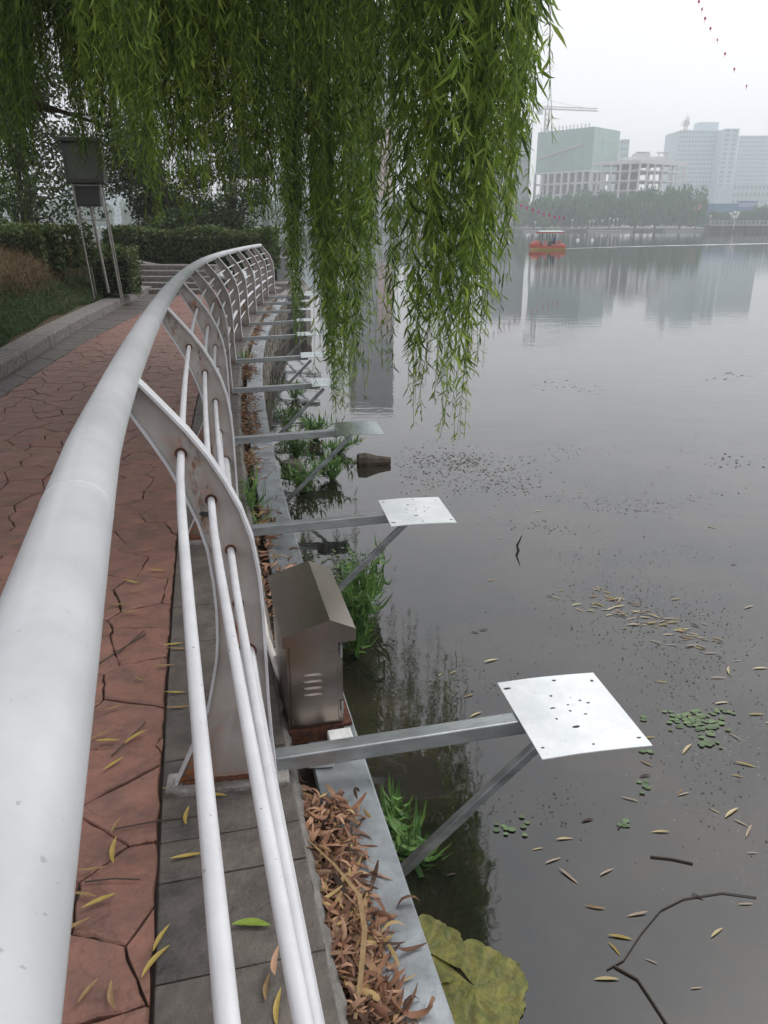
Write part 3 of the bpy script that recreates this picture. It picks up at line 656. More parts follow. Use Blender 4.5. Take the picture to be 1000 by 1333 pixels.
# floating leaves, twigs, duckweed
m_twig = mat('twig', (.06, .045, .035), .9)
m_wet = mat('wet_leaf', (.30, .21, .13), .35, attr=[(.16,.11,.07), (.36,.26,.16), (.42,.36,.14)])
m_pale = mat('pale_leaf', (.42, .33, .24), .5, var=.4, vscale=50)
FL = [leaf_mesh('leaf', .085, .012, m_wet, .02, .05), leaf_mesh('leaf', .07, .010, m_oleaf, .02, -.04), leaf_mesh('leaf', .08, .010, m_pale, .04, .02), leaf_mesh('leaf', .06, .012, m_twig, .02, .06), leaf_mesh('leaf', .08, .011, m_yleaf, .04, .04)]
for me in FL: me.attributes['rnd'].data.foreach_set('value', [.8]*len(me.vertices))
fl = [(720,1120,.4),(740,1140,-.9),(790,1135,.5),(775,1180,-.2),(830,1190,.2),(790,1275,0),(907,1286,.1),(885,1030,.9),(970,995,-.4),(860,1083,0),(845,960,.1),(935,882,0),(765,1068,.3),(735,1092,.1),(895,975,.8),(820,1040,-.4),(960,1010,-.3),(800,1235,-1.1),(840,1010,.2),(930,1055,-.8),(985,930,0),(940,915,.2),(870,805,.2),(980,1110,0),
      (955,735,.1),(975,790,.5),(915,800,.1),(700,1105,.2),(630,820,.2),(618,823,-.4),(610,905,.5),(640,860,.4),(990,870,.1),(640,755,.3),(880,780,.2),(900,840,.1),(925,850,0),(735,645,.1),(700,665,.3),(590,875,.6),(620,930,.6),(808,1075,.9),(650,700,.2),(757,640,.1),(1005,940,.2),(700,900,.2),(960,860,.1)]
for _ in range(85):
    a = random.gauss(0, 1); b_ = random.gauss(0, 1); fl.append((835 + 58*a + 12*b_, 803 + 20*a + 16*b_, random.uniform(-.9, .5)))
for _ in range(20): fl.append((random.uniform(560, 1000), random.uniform(640, 1300), random.uniform(-1.2, 1.2)))
for u, v, r in fl:
    if u < 560 or (u < 700 and v > 1150): continue
    p = onz(u, v, WATER+.004); big = v > 880
    where = ('between the nearest plate and the right edge of the picture' if 860 < v <= 1010 and u > 760 else 'in the dense drift beyond the nearest plate' if 740 < v <= 860 and 740 < u < 940 else 'on open water left of the nearest plate' if v > 740 and u <= 700 else 'on bright open water beyond the second plate' if v <= 740 else 'near the curved dark twig at lower right' if v > 1130 else 'below the nearest plate and right of its brace' if v > 860 else 'at the edge of the drift beyond the nearest plate')
    leaf_at(p, FL[random.choice([0, 0, 1, 2, 2, 3, 4])], r, 'narrow dead leaf afloat ' + where, 'dead leaves afloat ' + where, random.uniform(.5, 1.15), name='floating_leaf')
V = []; F = []
def speck(u, v, s):
    p = onz(u, v, WATER+.003); a = random.uniform(0, 3); w = s*random.uniform(.3, 1)
    dx, dy = math.cos(a)*s, math.sin(a)*s; ex, ey = -math.sin(a)*w, math.cos(a)*w; i = len(V)
    V.extend([(p.x-dx, p.y-dy, p.z), (p.x+ex, p.y+ey, p.z+.001), (p.x+dx, p.y+dy, p.z), (p.x-ex, p.y-ey, p.z+.001)]); F.append((i, i+1, i+2, i+3))
for cx_, cy_, sx, sy, ang, n_, s in [(590,600,55,12,.05,420,.014),(640,625,50,16,.1,260,.012),(850,800,95,35,.25,520,.007),(900,870,80,40,.2,260,.006),(740,590,60,8,-.1,60,.012),(560,620,40,25,0,160,.012),(780,655,70,8,.12,110,.009),(870,655,60,5,-.15,50,.012),(700,685,60,6,.1,60,.010),(750,505,40,6,.1,35,.02),(945,600,30,8,0,30,.02),(950,490,30,5,0,18,.03),(620,890,60,20,0,60,.006),(720,830,90,30,0,60,.005),(880,935,60,25,0,90,.005),(700,1050,70,30,.2,70,.005),(930,1000,60,60,0,120,.005),(820,720,100,10,0,60,.008)]:
    for _ in range(n_):
        a, b_ = random.gauss(0, 1)*sx*.7, random.gauss(0, 1)*sy*.7; u = cx_ + a*math.cos(ang) - b_*math.sin(ang); v = cy_ + a*math.sin(ang) + b_*math.cos(ang)
        if v < 340 or u < 515: continue
        speck(u, v, s*random.uniform(.5, 1.2))
m_speck = mat('floating_specks', (.07, .06, .045), .6, var=.5, vscale=30)
npmesh('floating_debris', np.array(V), np.array(F), np.zeros(len(V)), m_speck); tag(bpy.data.objects['floating_debris'], 'dark specks of seed and debris drifting on the lake surface', 'debris', kind='stuff')
m_duck = mat('duckweed', (.10, .15, .06), .5, attr=[(.06,.10,.04), (.13,.20,.08)])
def duck(cl, name, label):
    mb = MB()
    for cx_, cy_, sx, sy, n_ in cl:
        for _ in range(n_):
            p = onz(cx_+random.gauss(0, sx), cy_+random.gauss(0, sy), WATER+.004+random.random()*.003); r = random.uniform(.010, .017)
            mb.add([(p.x+r*math.cos(t), p.y+r*.8*math.sin(t), p.z) for t in [k*math.pi/4+.3 for k in range(8)]], [tuple(range(8))], random.random())
    tag(mb.build(name, m_duck), label, 'floating plant', kind='stuff')
duck([(890,935,20,5,46),(918,945,14,6,34),(920,965,9,4,16),(938,928,10,3,10)], 'water_cabbage', 'patch of small round floating leaves right of the nearest white plate')
duck([(662,1078,12,5,10),(838,978,5,2,4),(808,1076,6,4,5),(835,1022,8,4,7)], 'water_cabbage', 'scattered small round floating leaves below the nearest plate')
duck([(430,742,28,9,55),(455,725,22,7,30)], 'water_cabbage', 'patch of small floating leaves behind the steel cabinet')
def wire(name, pts, r, label, m=m_twig):
    mb = MB(); mb.tube([onz(u, v, WATER+.004) for u, v in pts], r, 5); tag(mb.build(name, m), label, 'twig')
wire('water_twig', [(985,1168),(940,1162),(890,1170),(860,1185),(835,1215),(812,1250),(790,1262)], .0022, 'long thin dark twig curving over the water at lower right')
wire('water_twig', [(800,1258),(830,1275),(850,1305),(868,1333),(880,1350)], .0045, 'thicker dark twig rising out of the lower right corner of the frame')
wire('water_twig', [(847,1115),(875,1118),(902,1124)], .004, 'short straight dark twig floating right of the nearest bracket brace')
mb = MB(); a = onz(676, 720, WATER-.02); mb.tube([a, a + Vector((-.02, 0, .06)), a + Vector((.012, 0, .14))], [.012, .010, .003], 6); tag(mb.build('stick', m_twig), 'short dark stick poking up from the open water beyond the nearest plate', 'stick')

# ================= WILLOW =================
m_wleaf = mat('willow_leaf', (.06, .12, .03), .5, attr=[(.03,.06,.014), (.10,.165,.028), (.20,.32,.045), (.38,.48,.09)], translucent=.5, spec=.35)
TR = Vector((-7.6, 8.2, 0)); TR.z = lawn_z(TR.x, TR.y) - .1
tree = empty('willow_tree', TR, label='big weeping willow whose branches hang over the railing and the water', cat='tree')
mb = MB(); mb.tube([(0, 0, 0), (.05, .02, 1), (.2, -.05, 2.4), (.5, -.1, 3.6)], [.42, .34, .30, .26], 14); mb.build('trunk', m_bark, tree, True)
limb_ends = [(-4, 6), (-2.2, 6.6), (-.6, 5.2), (.6, 5.2), (1.4, 5.0), (-.6, 7.6), (-2.4, 9.2), (-4.4, 8.6), (-1, 4.6), (-5.2, 11)]
for x, y in limb_ends:
    e = Vector((x, y, 7.3 + random.uniform(-.3, .5))) - TR; s = Vector((.45, -.1, 3.3)); pts = [s.lerp(e, f) + Vector((0, 0, 2.2*math.sin(math.pi*f**.8))) for f in [i/9 for i in range(10)]]
    mb = MB(); mb.tube(pts, [.15*(1-.85*i/9) for i in range(10)], 8); mb.build('limb', m_bark, tree, True)
a, b_ = aty(-60, 112, 8.2), aty(150, 168, 8.0); mb = MB(); mb.tube([a - TR, a.lerp(b_, .4) + Vector((0, 0, .05)) - TR, b_ - TR], [.05, .03, .01], 7); mb.build('limb', m_bark, tree, True)
a, b_ = aty(-40, 150, 8.2), aty(118, 150, 8.4); mb = MB(); mb.tube([a - TR, a.lerp(b_, .4) + Vector((0, 0, .07)) - TR, b_ - TR], [.03, .02, .008], 7); mb.build('limb', m_bark, tree, True)

def curtain(strands, seed, leaf=.10, step=.030, bright=(0, 1), ztop=6.8):
    """strands: list of (x, y, z_bottom, z_top) -> one hanging branch of streamers"""
    rg = np.random.default_rng(seed); P = []; D = []; Wd = []; Ln = []; SV = []; SF = []; R = []
    for (x, y, zb, zt) in strands:
        H_ = zt - zb
        if H_ < .2: continue
        ph = rg.uniform(0, 6.28, 3); amp = rg.uniform(.01, .05); drift = rg.normal(0, .035, 2)
        vis = CAMZ + .33*y + .15
        nl = int(min(H_, max(vis - zb, .3))/step); up_n = int(max(zt - vis, 0)/(step*2.6))
        s = np.concatenate([np.sort(rg.uniform(0, 1, nl))*min(H_, max(vis-zb, .3)), rg.uniform(0, 1, up_n)*max(zt-vis, 0) + max(vis-zb, 0)])
        big = np.concatenate([np.ones(nl), np.full(up_n, 1.7)])
        def pos(s):
            f = s/ max(H_, .01)
            return np.stack([x + drift[0]*s + amp*np.sin(s*2.3+ph[0])*(1-f*.5), y + drift[1]*s + amp*np.sin(s*1.9+ph[1]), zb + s], 1)
        pp = pos(s); a = rg.uniform(0, 2*np.pi, len(s)); dn = rg.uniform(-2.6, -.45, len(s))
        d = unit(np.stack([np.cos(a), np.sin(a), dn], 1)); P.append(pp); D.append(d)
        tip = np.clip(s/.5, .55, 1); Ln.append(rg.uniform(.6, 1.2, len(s))*leaf*big*tip); Wd.append(rg.uniform(.09, .15, len(s)))
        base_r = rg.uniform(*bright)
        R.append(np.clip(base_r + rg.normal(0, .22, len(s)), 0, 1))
        k = max(3, int(H_/.35)); ss = np.linspace(0, H_, k); c = pos(ss); i0 = len(SV)
        rr = np.linspace(.0016, .0048, k)
        for q in range(k):
            for t in (0, 2.09, 4.19): SV.append((c[q, 0]+rr[q]*math.cos(t), c[q, 1]+rr[q]*math.sin(t), c[q, 2]))
        for q in range(k-1):
            for t in range(3): SF.append((i0+3*q+t, i0+3*q+(t+1) % 3, i0+3*q+3+(t+1) % 3, i0+3*q+3+t))
    P = np.concatenate(P); D = np.concatenate(D); Ln = np.concatenate(Ln); Wd = np.concatenate(Wd); R = np.concatenate(R)
    W = unit(np.cross(D, unit(rg.normal(0, 1, D.shape))))
    V, F, r = leafset(P, D, W, Ln, Ln*Wd, R, bend=rg.uniform(-.3, 1.3, (len(P), 1)))
    SF = np.array(SF); T = np.concatenate([SF[:, [0,1,2]], SF[:, [0,2,3]]]) + len(V)
    V = np.concatenate([V, np.array(SV)]); F = np.concatenate([F, T]); r = np.concatenate([r, np.full(len(SV), .62)])
    return npmesh('hanging_branch', V - np.array(tuple(TR)), F, r, m_wleaf, tree), len(P)
DENS = 2.0; FRONT = 1.6
def strands_px(spec, y, yj, seed, bunch=.10):
    """spec: list of (u, v_bottom, count, spread_px, v_jitter) read at distance y"""
    rg = random.Random(seed); out = []
    for u, v, n_, sp, vj in spec:
        for _ in range(int(n_*(FRONT if 4 < seed - 100 < 0 or seed - 100 < 4 else DENS))):
            yy = y + rg.gauss(0, yj); p = aty(u + rg.gauss(0, sp), v - abs(rg.gauss(0, vj)), yy)
            out.append((p.x, yy, p.z, 6.9 + rg.uniform(-.7, .6)))
    return out
tot = 0
# (spec, distance, depth jitter, leaf, brightness)
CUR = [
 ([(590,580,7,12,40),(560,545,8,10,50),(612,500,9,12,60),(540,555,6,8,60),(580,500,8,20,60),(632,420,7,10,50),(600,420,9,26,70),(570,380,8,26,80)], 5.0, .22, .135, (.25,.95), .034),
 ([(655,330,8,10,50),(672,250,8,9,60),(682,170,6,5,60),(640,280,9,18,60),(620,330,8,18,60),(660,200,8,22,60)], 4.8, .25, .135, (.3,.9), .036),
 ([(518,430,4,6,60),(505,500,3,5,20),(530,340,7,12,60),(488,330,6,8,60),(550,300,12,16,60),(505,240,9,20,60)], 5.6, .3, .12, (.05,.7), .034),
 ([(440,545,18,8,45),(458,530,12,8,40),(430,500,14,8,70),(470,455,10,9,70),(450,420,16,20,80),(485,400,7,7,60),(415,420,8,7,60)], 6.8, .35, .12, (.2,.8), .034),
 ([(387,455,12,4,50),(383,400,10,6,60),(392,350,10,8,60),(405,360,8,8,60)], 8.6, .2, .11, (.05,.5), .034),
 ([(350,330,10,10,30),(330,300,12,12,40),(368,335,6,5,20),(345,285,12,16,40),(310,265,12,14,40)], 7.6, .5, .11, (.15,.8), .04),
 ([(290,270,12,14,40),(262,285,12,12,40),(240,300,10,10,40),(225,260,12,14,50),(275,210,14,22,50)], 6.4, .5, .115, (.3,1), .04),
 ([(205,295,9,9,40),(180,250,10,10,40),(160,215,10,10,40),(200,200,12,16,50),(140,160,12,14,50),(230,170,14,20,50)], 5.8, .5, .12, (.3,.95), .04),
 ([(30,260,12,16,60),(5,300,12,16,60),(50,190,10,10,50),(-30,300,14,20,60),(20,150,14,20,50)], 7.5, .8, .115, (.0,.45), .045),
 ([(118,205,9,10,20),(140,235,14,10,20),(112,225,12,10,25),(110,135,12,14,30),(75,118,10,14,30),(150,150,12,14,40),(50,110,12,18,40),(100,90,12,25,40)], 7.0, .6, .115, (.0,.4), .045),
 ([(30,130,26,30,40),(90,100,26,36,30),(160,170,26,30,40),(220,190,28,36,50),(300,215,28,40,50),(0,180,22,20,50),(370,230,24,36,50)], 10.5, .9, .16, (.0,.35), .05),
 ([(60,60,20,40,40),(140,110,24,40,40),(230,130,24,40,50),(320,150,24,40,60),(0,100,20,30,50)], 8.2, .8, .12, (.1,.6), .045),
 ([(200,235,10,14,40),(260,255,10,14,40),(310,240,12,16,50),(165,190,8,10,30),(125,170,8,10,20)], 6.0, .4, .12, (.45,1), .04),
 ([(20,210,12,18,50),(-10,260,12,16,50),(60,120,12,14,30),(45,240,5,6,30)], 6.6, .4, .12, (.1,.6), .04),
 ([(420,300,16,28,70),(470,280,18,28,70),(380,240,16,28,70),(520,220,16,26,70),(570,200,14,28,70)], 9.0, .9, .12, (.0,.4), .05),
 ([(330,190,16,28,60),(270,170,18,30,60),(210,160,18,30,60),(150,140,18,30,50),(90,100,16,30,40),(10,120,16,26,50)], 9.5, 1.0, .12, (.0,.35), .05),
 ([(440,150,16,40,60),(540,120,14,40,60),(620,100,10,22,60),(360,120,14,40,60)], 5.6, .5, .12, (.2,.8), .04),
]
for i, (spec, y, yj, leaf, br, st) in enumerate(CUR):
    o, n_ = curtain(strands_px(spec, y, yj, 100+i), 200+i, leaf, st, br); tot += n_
# upper crown above the picture (seen mirrored in the water, shades the path)
rg = random.Random(9); up = []
for i in range(620):
    y = rg.uniform(2.8, 11.5); x = rg.uniform(-7.5, .17*y - .05)
    if y < 4.2 and x > -.9 + (y-2.8)*.9: continue
    up.append((x, y, CAMZ + .33*y + .3 + rg.uniform(.0, 1.4), 8.2 + rg.uniform(-.8, 1.6)))
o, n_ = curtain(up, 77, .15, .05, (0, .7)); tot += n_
print('willow leaves', tot)

# ================= LEFT BANK =================
def quadcloud(P, size, rg, flat=False, asp=.55):
    n = len(P); a = unit(rg.normal(0, 1, (n, 3))); b_ = unit(np.cross(a, unit(rg.normal(0, 1, (n, 3))))); s = size*rg.uniform(.6, 1.3, (n, 1))
    V = np.stack([P - a*s, P + b_*s*asp, P + a*s, P - b_*s*asp], 1).reshape(-1, 3); F = np.arange(n*4).reshape(n, 4); return V, F
m_fol = mat('shrub_leaf', (.04, .07, .02), .6, attr=[(.02,.035,.012), (.045,.075,.02), (.08,.125,.03), (.13,.17,.04)], translucent=.25)
m_fol2 = mat('tree_leaf', (.05, .085, .03), .6, attr=[(.02,.035,.015), (.045,.075,.025), (.075,.12,.04), (.11,.12,.05)], translucent=.3)
def hedge(name, c, size, rz, n_, leaf, label, seed, gid=None):
    rg = np.random.default_rng(seed); root = empty(name, c, rz, label=label, cat='hedge', group=gid)
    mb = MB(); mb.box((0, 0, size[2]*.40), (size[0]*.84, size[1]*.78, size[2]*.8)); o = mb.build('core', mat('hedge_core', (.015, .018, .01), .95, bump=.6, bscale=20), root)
    P = rg.uniform(-1, 1, (n_, 3)); f = rg.integers(0, 5, n_)
    for k, (ax, sg) in enumerate(((0, 1), (0, -1), (1, -1), (2, 1), (2, 1))): P[f == k, ax] = sg
    P[:, 2] = P[:, 2]*.5 + .5; bumps = .07*np.sin(P[:, 0:1]*7) + .05*np.sin(P[:, 1:2]*11 + P[:, 0:1]*3)
    P = P*(1+bumps)*np.array([size[0]/2, size[1]/2, size[2]]) + rg.normal(0, .03, P.shape)
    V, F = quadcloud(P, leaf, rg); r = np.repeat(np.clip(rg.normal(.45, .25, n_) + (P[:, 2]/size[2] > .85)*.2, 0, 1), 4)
    npmesh('foliage', V, F, r, m_fol, root); return root
def hz_at(u, v, y): p = aty(u, v, y); return p
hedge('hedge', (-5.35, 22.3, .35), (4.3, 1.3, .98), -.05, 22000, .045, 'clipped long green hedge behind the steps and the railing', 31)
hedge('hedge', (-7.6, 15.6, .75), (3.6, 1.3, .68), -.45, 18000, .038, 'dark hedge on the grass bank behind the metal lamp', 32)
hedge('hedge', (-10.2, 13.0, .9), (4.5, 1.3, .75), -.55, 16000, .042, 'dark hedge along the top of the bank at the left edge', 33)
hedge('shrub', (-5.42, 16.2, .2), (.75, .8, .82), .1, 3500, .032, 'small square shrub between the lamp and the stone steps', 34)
def bg_tree(base, h, r, n_, leaf, label, seed, trunk=.12, squash=1.0, name='tree', m=None, blobs=18, low=.18):
    rg = np.random.default_rng(seed); root = empty(name, base, label=label, cat='tree')
    mb = MB(); mb.tube([(0, 0, -.3), (.1*r, 0, h*.3), (.0, .1*r, h*.75)], [trunk, trunk*.75, trunk*.25], 8)
    cs = []
    for k in range(blobs):
        a = rg.uniform(0, 6.28); q = rg.uniform(.2, .8)*r; z = h*rg.uniform(low, .9); cs.append((q*math.cos(a), q*math.sin(a), z, r*rg.uniform(.28, .5)))
        mb.tube([(0, 0, max(z-.45*h, .15*h)), (cs[-1][0]*.5, cs[-1][1]*.5, z-.1*h), cs[-1][:3]], [trunk*.35, trunk*.22, trunk*.08], 5)
    mb.build('trunk', m_bark, root)
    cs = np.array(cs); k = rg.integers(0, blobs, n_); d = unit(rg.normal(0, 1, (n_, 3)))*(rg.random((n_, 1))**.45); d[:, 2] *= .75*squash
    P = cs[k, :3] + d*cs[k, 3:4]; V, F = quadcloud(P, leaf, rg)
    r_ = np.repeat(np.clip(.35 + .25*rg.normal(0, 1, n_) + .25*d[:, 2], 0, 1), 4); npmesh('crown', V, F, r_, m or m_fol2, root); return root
bg_tree((-9.2, 21, .9), 4.6, 2.3, 12000, .06, 'loose small tree with reddish leaves left of the metal lamp', 41)
bg_tree((-12.8, 20, 1.0), 6.5, 3.0, 20000, .07, 'dark leafy tree at the far left edge behind the hedge', 42)
bg_tree((-6.6, 24.5, .0), 4.9, 2.1, 22000, .055, 'dark green bushy tree behind the long hedge right of the lamp', 43)
bg_tree((-4.7, 25.2, -.2), 4.6, 1.5, 12000, .05, 'slim dark tree rising behind the right end of the long hedge', 44)
bg_tree((-16, 24, 1.0), 8, 3.8, 20000, .09, 'tall dark tree beyond the left edge of the bank', 45)

# grass on the bank
rg = np.random.default_rng(5); n_ = 90000
yy = rg.uniform(5.5, 18.5, n_); dd = np.abs(rg.normal(0, 1.3, n_)) + .0
kx = np.array([kerbx(min(float(t), 21)) for t in yy]); xx = kx - .36 - dd
zz = np.array([lawn_z(float(a), float(b_)) for a, b_ in zip(xx, yy)])
tall = np.clip((dd - .22 - .12*np.sin(yy*1.3) - np.where(yy > 9.5, .22, 0))/.35, 0, 1); ln = .07 + .40*tall*rg.uniform(.3, 1.1, n_)
P = np.stack([xx, yy, zz], 1); D = unit(np.stack([rg.normal(0, .35, n_), rg.normal(0, .35, n_), np.ones(n_)], 1)); W = unit(np.cross(D, rg.normal(0, 1, (n_, 3))))
V, F, _ = leafset(P, D, W, ln, np.full(n_, .012), np.zeros(n_), bend=1.6)
r_ = np.clip(tall*.6 + rg.normal(.12, .14, n_), 0, 1); r_ = np.where((yy < 9.2) & (dd > .12) & (dd < 1.2) & (rg.random(n_) < .75), .97, r_)
m_grass = mat('grass_blade', (.05, .09, .02), .7, attr=[(.04,.09,.02), (.05,.09,.025), (.10,.085,.035), (.13,.075,.04), (.17,.10,.05), (.28,.26,.08)], translucent=.2)
tag(npmesh('grass', V, F, np.repeat(r_, 6), m_grass), 'green turf turning to tall dry reddish grass up the bank', 'grass', kind='stuff')
# dry leaves heaped by the shrub
n_ = 500; yy = rg.uniform(13.2, 17.5, n_); dd = np.abs(rg.normal(.15, .3, n_)); P = np.array([(kerbx(float(a))-.38-float(d), float(a), lawn_z(kerbx(float(a))-.38-float(d), float(a))+.03) for a, d in zip(yy, dd)])
V, F = quadcloud(P, .035, rg); tag(npmesh('leaf_litter', V, F, np.repeat(rg.random(n_), 4), m_litter), 'drift of red-brown leaves on the grass at the foot of the square shrub', 'leaf litter', kind='stuff')

# steps and low wall
steps = empty('stone_steps', (-5.2, 18.6, 0), label='flight of pale stone steps climbing left at the far end of the path', cat='steps')
for i in range(5):
    mb = MB(); mb.box((.55*(-i*.12), .42*i+.3, .115*i+.03), (2.1+.12*i, .62, .13), (1, -.12, 0)); bevel(mb.build('step', m_kerb, steps), .012)
lw = empty('low_wall', (-4.9, 21.1, .2), label='low sloping stone parapet between the steps and the long hedge', cat='wall')
mb = MB(); a, b_ = Vector((-1.75, 0, .42)), Vector((2.3, -1.2, -.22))
mb.bar(a - Vector((0, 0, .3)), b_ - Vector((0, 0, .3)), .25, .55); mb.build('wall_body', m_conc, lw)
mb = MB(); mb.bar(a + Vector((0, 0, .01)), b_ + Vector((0, 0, .01)), .34, .07); bevel(mb.build('coping', m_kerb, lw), .01)

# metal lamp: square lantern on four splayed rods and a pole
LY = 15.4; lb = aty(137, 345, LY); lampz = lawn_z(lb.x, lb.y)
lamp = empty('garden_lamp', (lb.x, lb.y, lampz-.05), .25, label='dark square park lantern standing on four thin rods and a pole in the grass', cat='lamp')
topz = aty(120, 236, LY).z - lampz; boxz = aty(115, 184, LY).z - lampz
m_rod = mat('lamp_rod', (.32, .31, .28), .4, metal=.6, var=.3, vscale=10); m_glass = mat('lamp_panel', (.055, .065, .045), .3, var=.4, vscale=3); m_lframe = mat('lamp_frame', (.03, .035, .03), .5)
lean = -.14
for sx in (-1, 1):
    for sy in (-1, 1):
        mb = MB(); mb.tube([(sx*.24, sy*.24, 0), (sx*.24+lean, sy*.24, topz)], .016, 8); mb.build('leg', m_rod, lamp)
mb = MB(); mb.tube([(0, .0, .2), (lean, 0, topz-.25)], .03, 12); mb.build('pole', m_rod, lamp)
mb = MB()
for z in (topz-.62, topz-.03):
    q = .26; 
    for a, b_ in (((-q,-q),(q,-q)),((q,-q),(q,q)),((q,q),(-q,q)),((-q,q),(-q,-q))): mb.bar((a[0]+lean*.8, a[1], z), (b_[0]+lean*.8, b_[1], z), .02)
mb.build('ring', m_rod, lamp)
mb = MB(); mb.box((lean, 0, topz-.2), (.42, .42, .36)); bevel(mb.build('lamp_housing', m_lframe, lamp), .02)
hd = MB(); hd.box((lean, 0, (topz+boxz)/2), (.66, .66, boxz-topz)); head = hd.build('lantern', m_lframe, lamp); bevel(head, .02)
for k in range(4):
    a = k*math.pi/2; nx_, ny_ = math.cos(a), math.sin(a); mb = MB(); mb.box((lean+nx_*.332, ny_*.332, (topz+boxz)/2), (.54, .012, boxz-topz-.14), (-ny_, nx_, 0)); mb.build('lantern_panel', m_glass, head)
hd = MB(); hd.box((lean, 0, boxz+.05), (.74, .74, .08)); bevel(hd.build('lantern_roof', m_lframe, lamp), .02)

# end of the railing: pillars, block, pale kiosk post over the water
def pillar(c, size, label, m=m_conc, cap_=True):
    r = empty('stone_pillar', c, label=label, cat='pillar'); mb = MB(); mb.box((0, 0, size[2]/2), size); bevel(mb.build('shaft', m, r), .02)
    if cap_: mb = MB(); mb.box((0, 0, size[2]+.03), (size[0]+.08, size[1]+.08, .07)); bevel(mb.build('cap', m, r), .01)
    return r
m_pconc = mat('pale_concrete', (.40, .40, .40), .8, var=.25, vscale=6, bump=.3)
pillar((-2.95, 23.6, -.3), (.36, .4, .92), 'pale concrete pillar on the quay past the end of the railing', m_pconc, False)
m_dwall = mat('dark_wall', (.09, .095, .095), .8, var=.3, vscale=5, bump=.3)
r = empty('quay_wall', (-3.45, 23.8, -.1), label='dark concrete quay wall beside the pale pillar past the railing', cat='wall'); mb = MB(); mb.box((0, 0, .35), (.6, .5, .72)); mb.build('wall_body', m_dwall, r)
r = empty('capped_block', (-2.12, 19.3, -.9), label='low stone block with a pale flat top at the far end of the wall', cat='block')
mb = MB(); mb.box((0, 0, .38), (.42, 1.3, .8), (1, .1, 0)); bevel(mb.build('block_body', m_wstone, r), .03); mb = MB(); mb.box((.02, 0, .82), (.62, 1.5, .06), (1, .1, 0)); bevel(mb.build('block_top', m_pconc, r), .01)
fy = 60
p = aty(369, 313, fy); r = empty('stone_pillar', (p.x, fy, WATER), label='distant pale stone pier with a thin mast and plaque standing in the water', cat='pillar')
mb = MB(); mb.box((0, 0, .25), (1.1, 1.1, .9)); mb.box((0, 0, .95), (.7, .7, .5)); mb.build('shaft', m_pconc, r)
mb = MB(); mb.box((0, 0, .73), (1.4, 1.4, .12)); mb.box((0, 0, 1.24), (1.0, 1.0, .12)); mb.build('cap', m_pconc, r)
mb = MB(); mb.tube([(0, 0, 1.2), (0, 0, 3.6)], .06, 8); mb.build('mast', m_white, r); mb = MB(); mb.box((-.25, 0, 2.9), (.55, .06, .5)); mb.build('plaque', m_white, r)

# ================= FAR SHORE =================
SH = 300.
m_bank = mat('far_bank', (.09, .10, .07), .9, var=.3, vscale=.3)
mb = MB(); mb.prism([(-900, SH), (1200, SH), (1200, 2400), (-900, 2400)], WATER-2, WATER+.9); tag(mb.build('far_shore', m_bank), kind='structure')
m_fw = mat('far_leaf', (.06, .12, .06), .7, attr=[(.03,.10,.06), (.05,.16,.08), (.11,.25,.10)], translucent=.15)
def far_tree_mesh(seed, h=11, r=7.5, n_=4200):
    rg = np.random.default_rng(seed); mb = MB(); mb.tube([(0, 0, -.3), (.2, 0, h*.4), (0, 0, h*.7)], [.35, .25, .1], 6)
    me_t = mb.mesh('trunk'); me_t.materials.append(m_bark)
    k = 20; cs = np.stack([rg.normal(0, r*.42, k), rg.normal(0, r*.35, k), rg.uniform(h*.42, h*.85, k), rg.uniform(1.5, 2.8, k)], 1)
    i = rg.integers(0, k, n_); d = unit(rg.normal(0, 1, (n_, 3)))*(rg.random((n_, 1))**.4); P = cs[i, :3] + d*cs[i, 3:4]
    droop = rg.random(n_)**1.3*(P[:, 2]-1.2)*(rg.random(n_) < .72); P[:, 2] -= droop
    n = len(P); s = rg.uniform(.25, .5, n)[:, None]; a = unit(np.stack([rg.normal(0, .25, n), rg.normal(0, .25, n), np.ones(n)], 1)); b_ = unit(np.cross(a, rg.normal(0, 1, (n, 3))))
    V = np.stack([P-a*s*1.5, P+b_*s*.6, P+a*s*1.5, P-b_*s*.6], 1).reshape(-1, 3)
    F = np.arange(n*4).reshape(n, 4); o = npmesh('crown', V, F, np.repeat(np.clip(rg.normal(.45, .3, n), 0, 1), 4), m_fw); me = o.data; bpy.data.objects.remove(o); return me_t, me
FT = [far_tree_mesh(s) for s in (51, 52, 53)]
def far_tree(u, v_top, y, w, k, label, group='willows on the far shore'):
    p = aty(u, 300, y); top = aty(u, v_top, y).z; sc = (top - WATER - .8)/9.9
    root = empty('willow_tree', (p.x, y, WATER+.8), rz=k*1.7, label=label, cat='tree', group=group); root.scale = (w, w, sc)
    link('trunk', FT[k % 3][0], root); link('crown', FT[k % 3][1], root)
fts = [(708,257,306,1.0),(735,256,309,1.0),(765,253,304,1.1),(792,255,312,.9),(826,250,303,1.15),(852,250,309,1.2),(884,247,305,1.15),(905,262,303,.7),(695,266,312,.7),(665,262,330,1),(640,258,335,1.1),(612,262,330,1.1),(585,255,335,1.2),(560,262,332,1),(530,256,335,1.2),(930,277,320,.8),(958,275,318,.9),(985,272,322,.9),(1008,270,320,1),
       (500,262,340,1.1),(468,257,338,1.2),(430,262,340,1.1),(395,258,342,1.2),(350,262,338,1.2),(310,260,345,1.2),(270,262,345,1.2),(225,258,345,1.2),(180,262,345,1.2),(130,260,345,1.2),(80,262,350,1.2),(30,260,350,1.2)]
ORDW = ['first','second','third','fourth','fifth','sixth','seventh','eighth','ninth','tenth','eleventh','twelfth','thirteenth','fourteenth','fifteenth','sixteenth','seventeenth','eighteenth','nineteenth','twentieth']
fts.sort(key=lambda t: t[0]); kA = kB = kC = 0
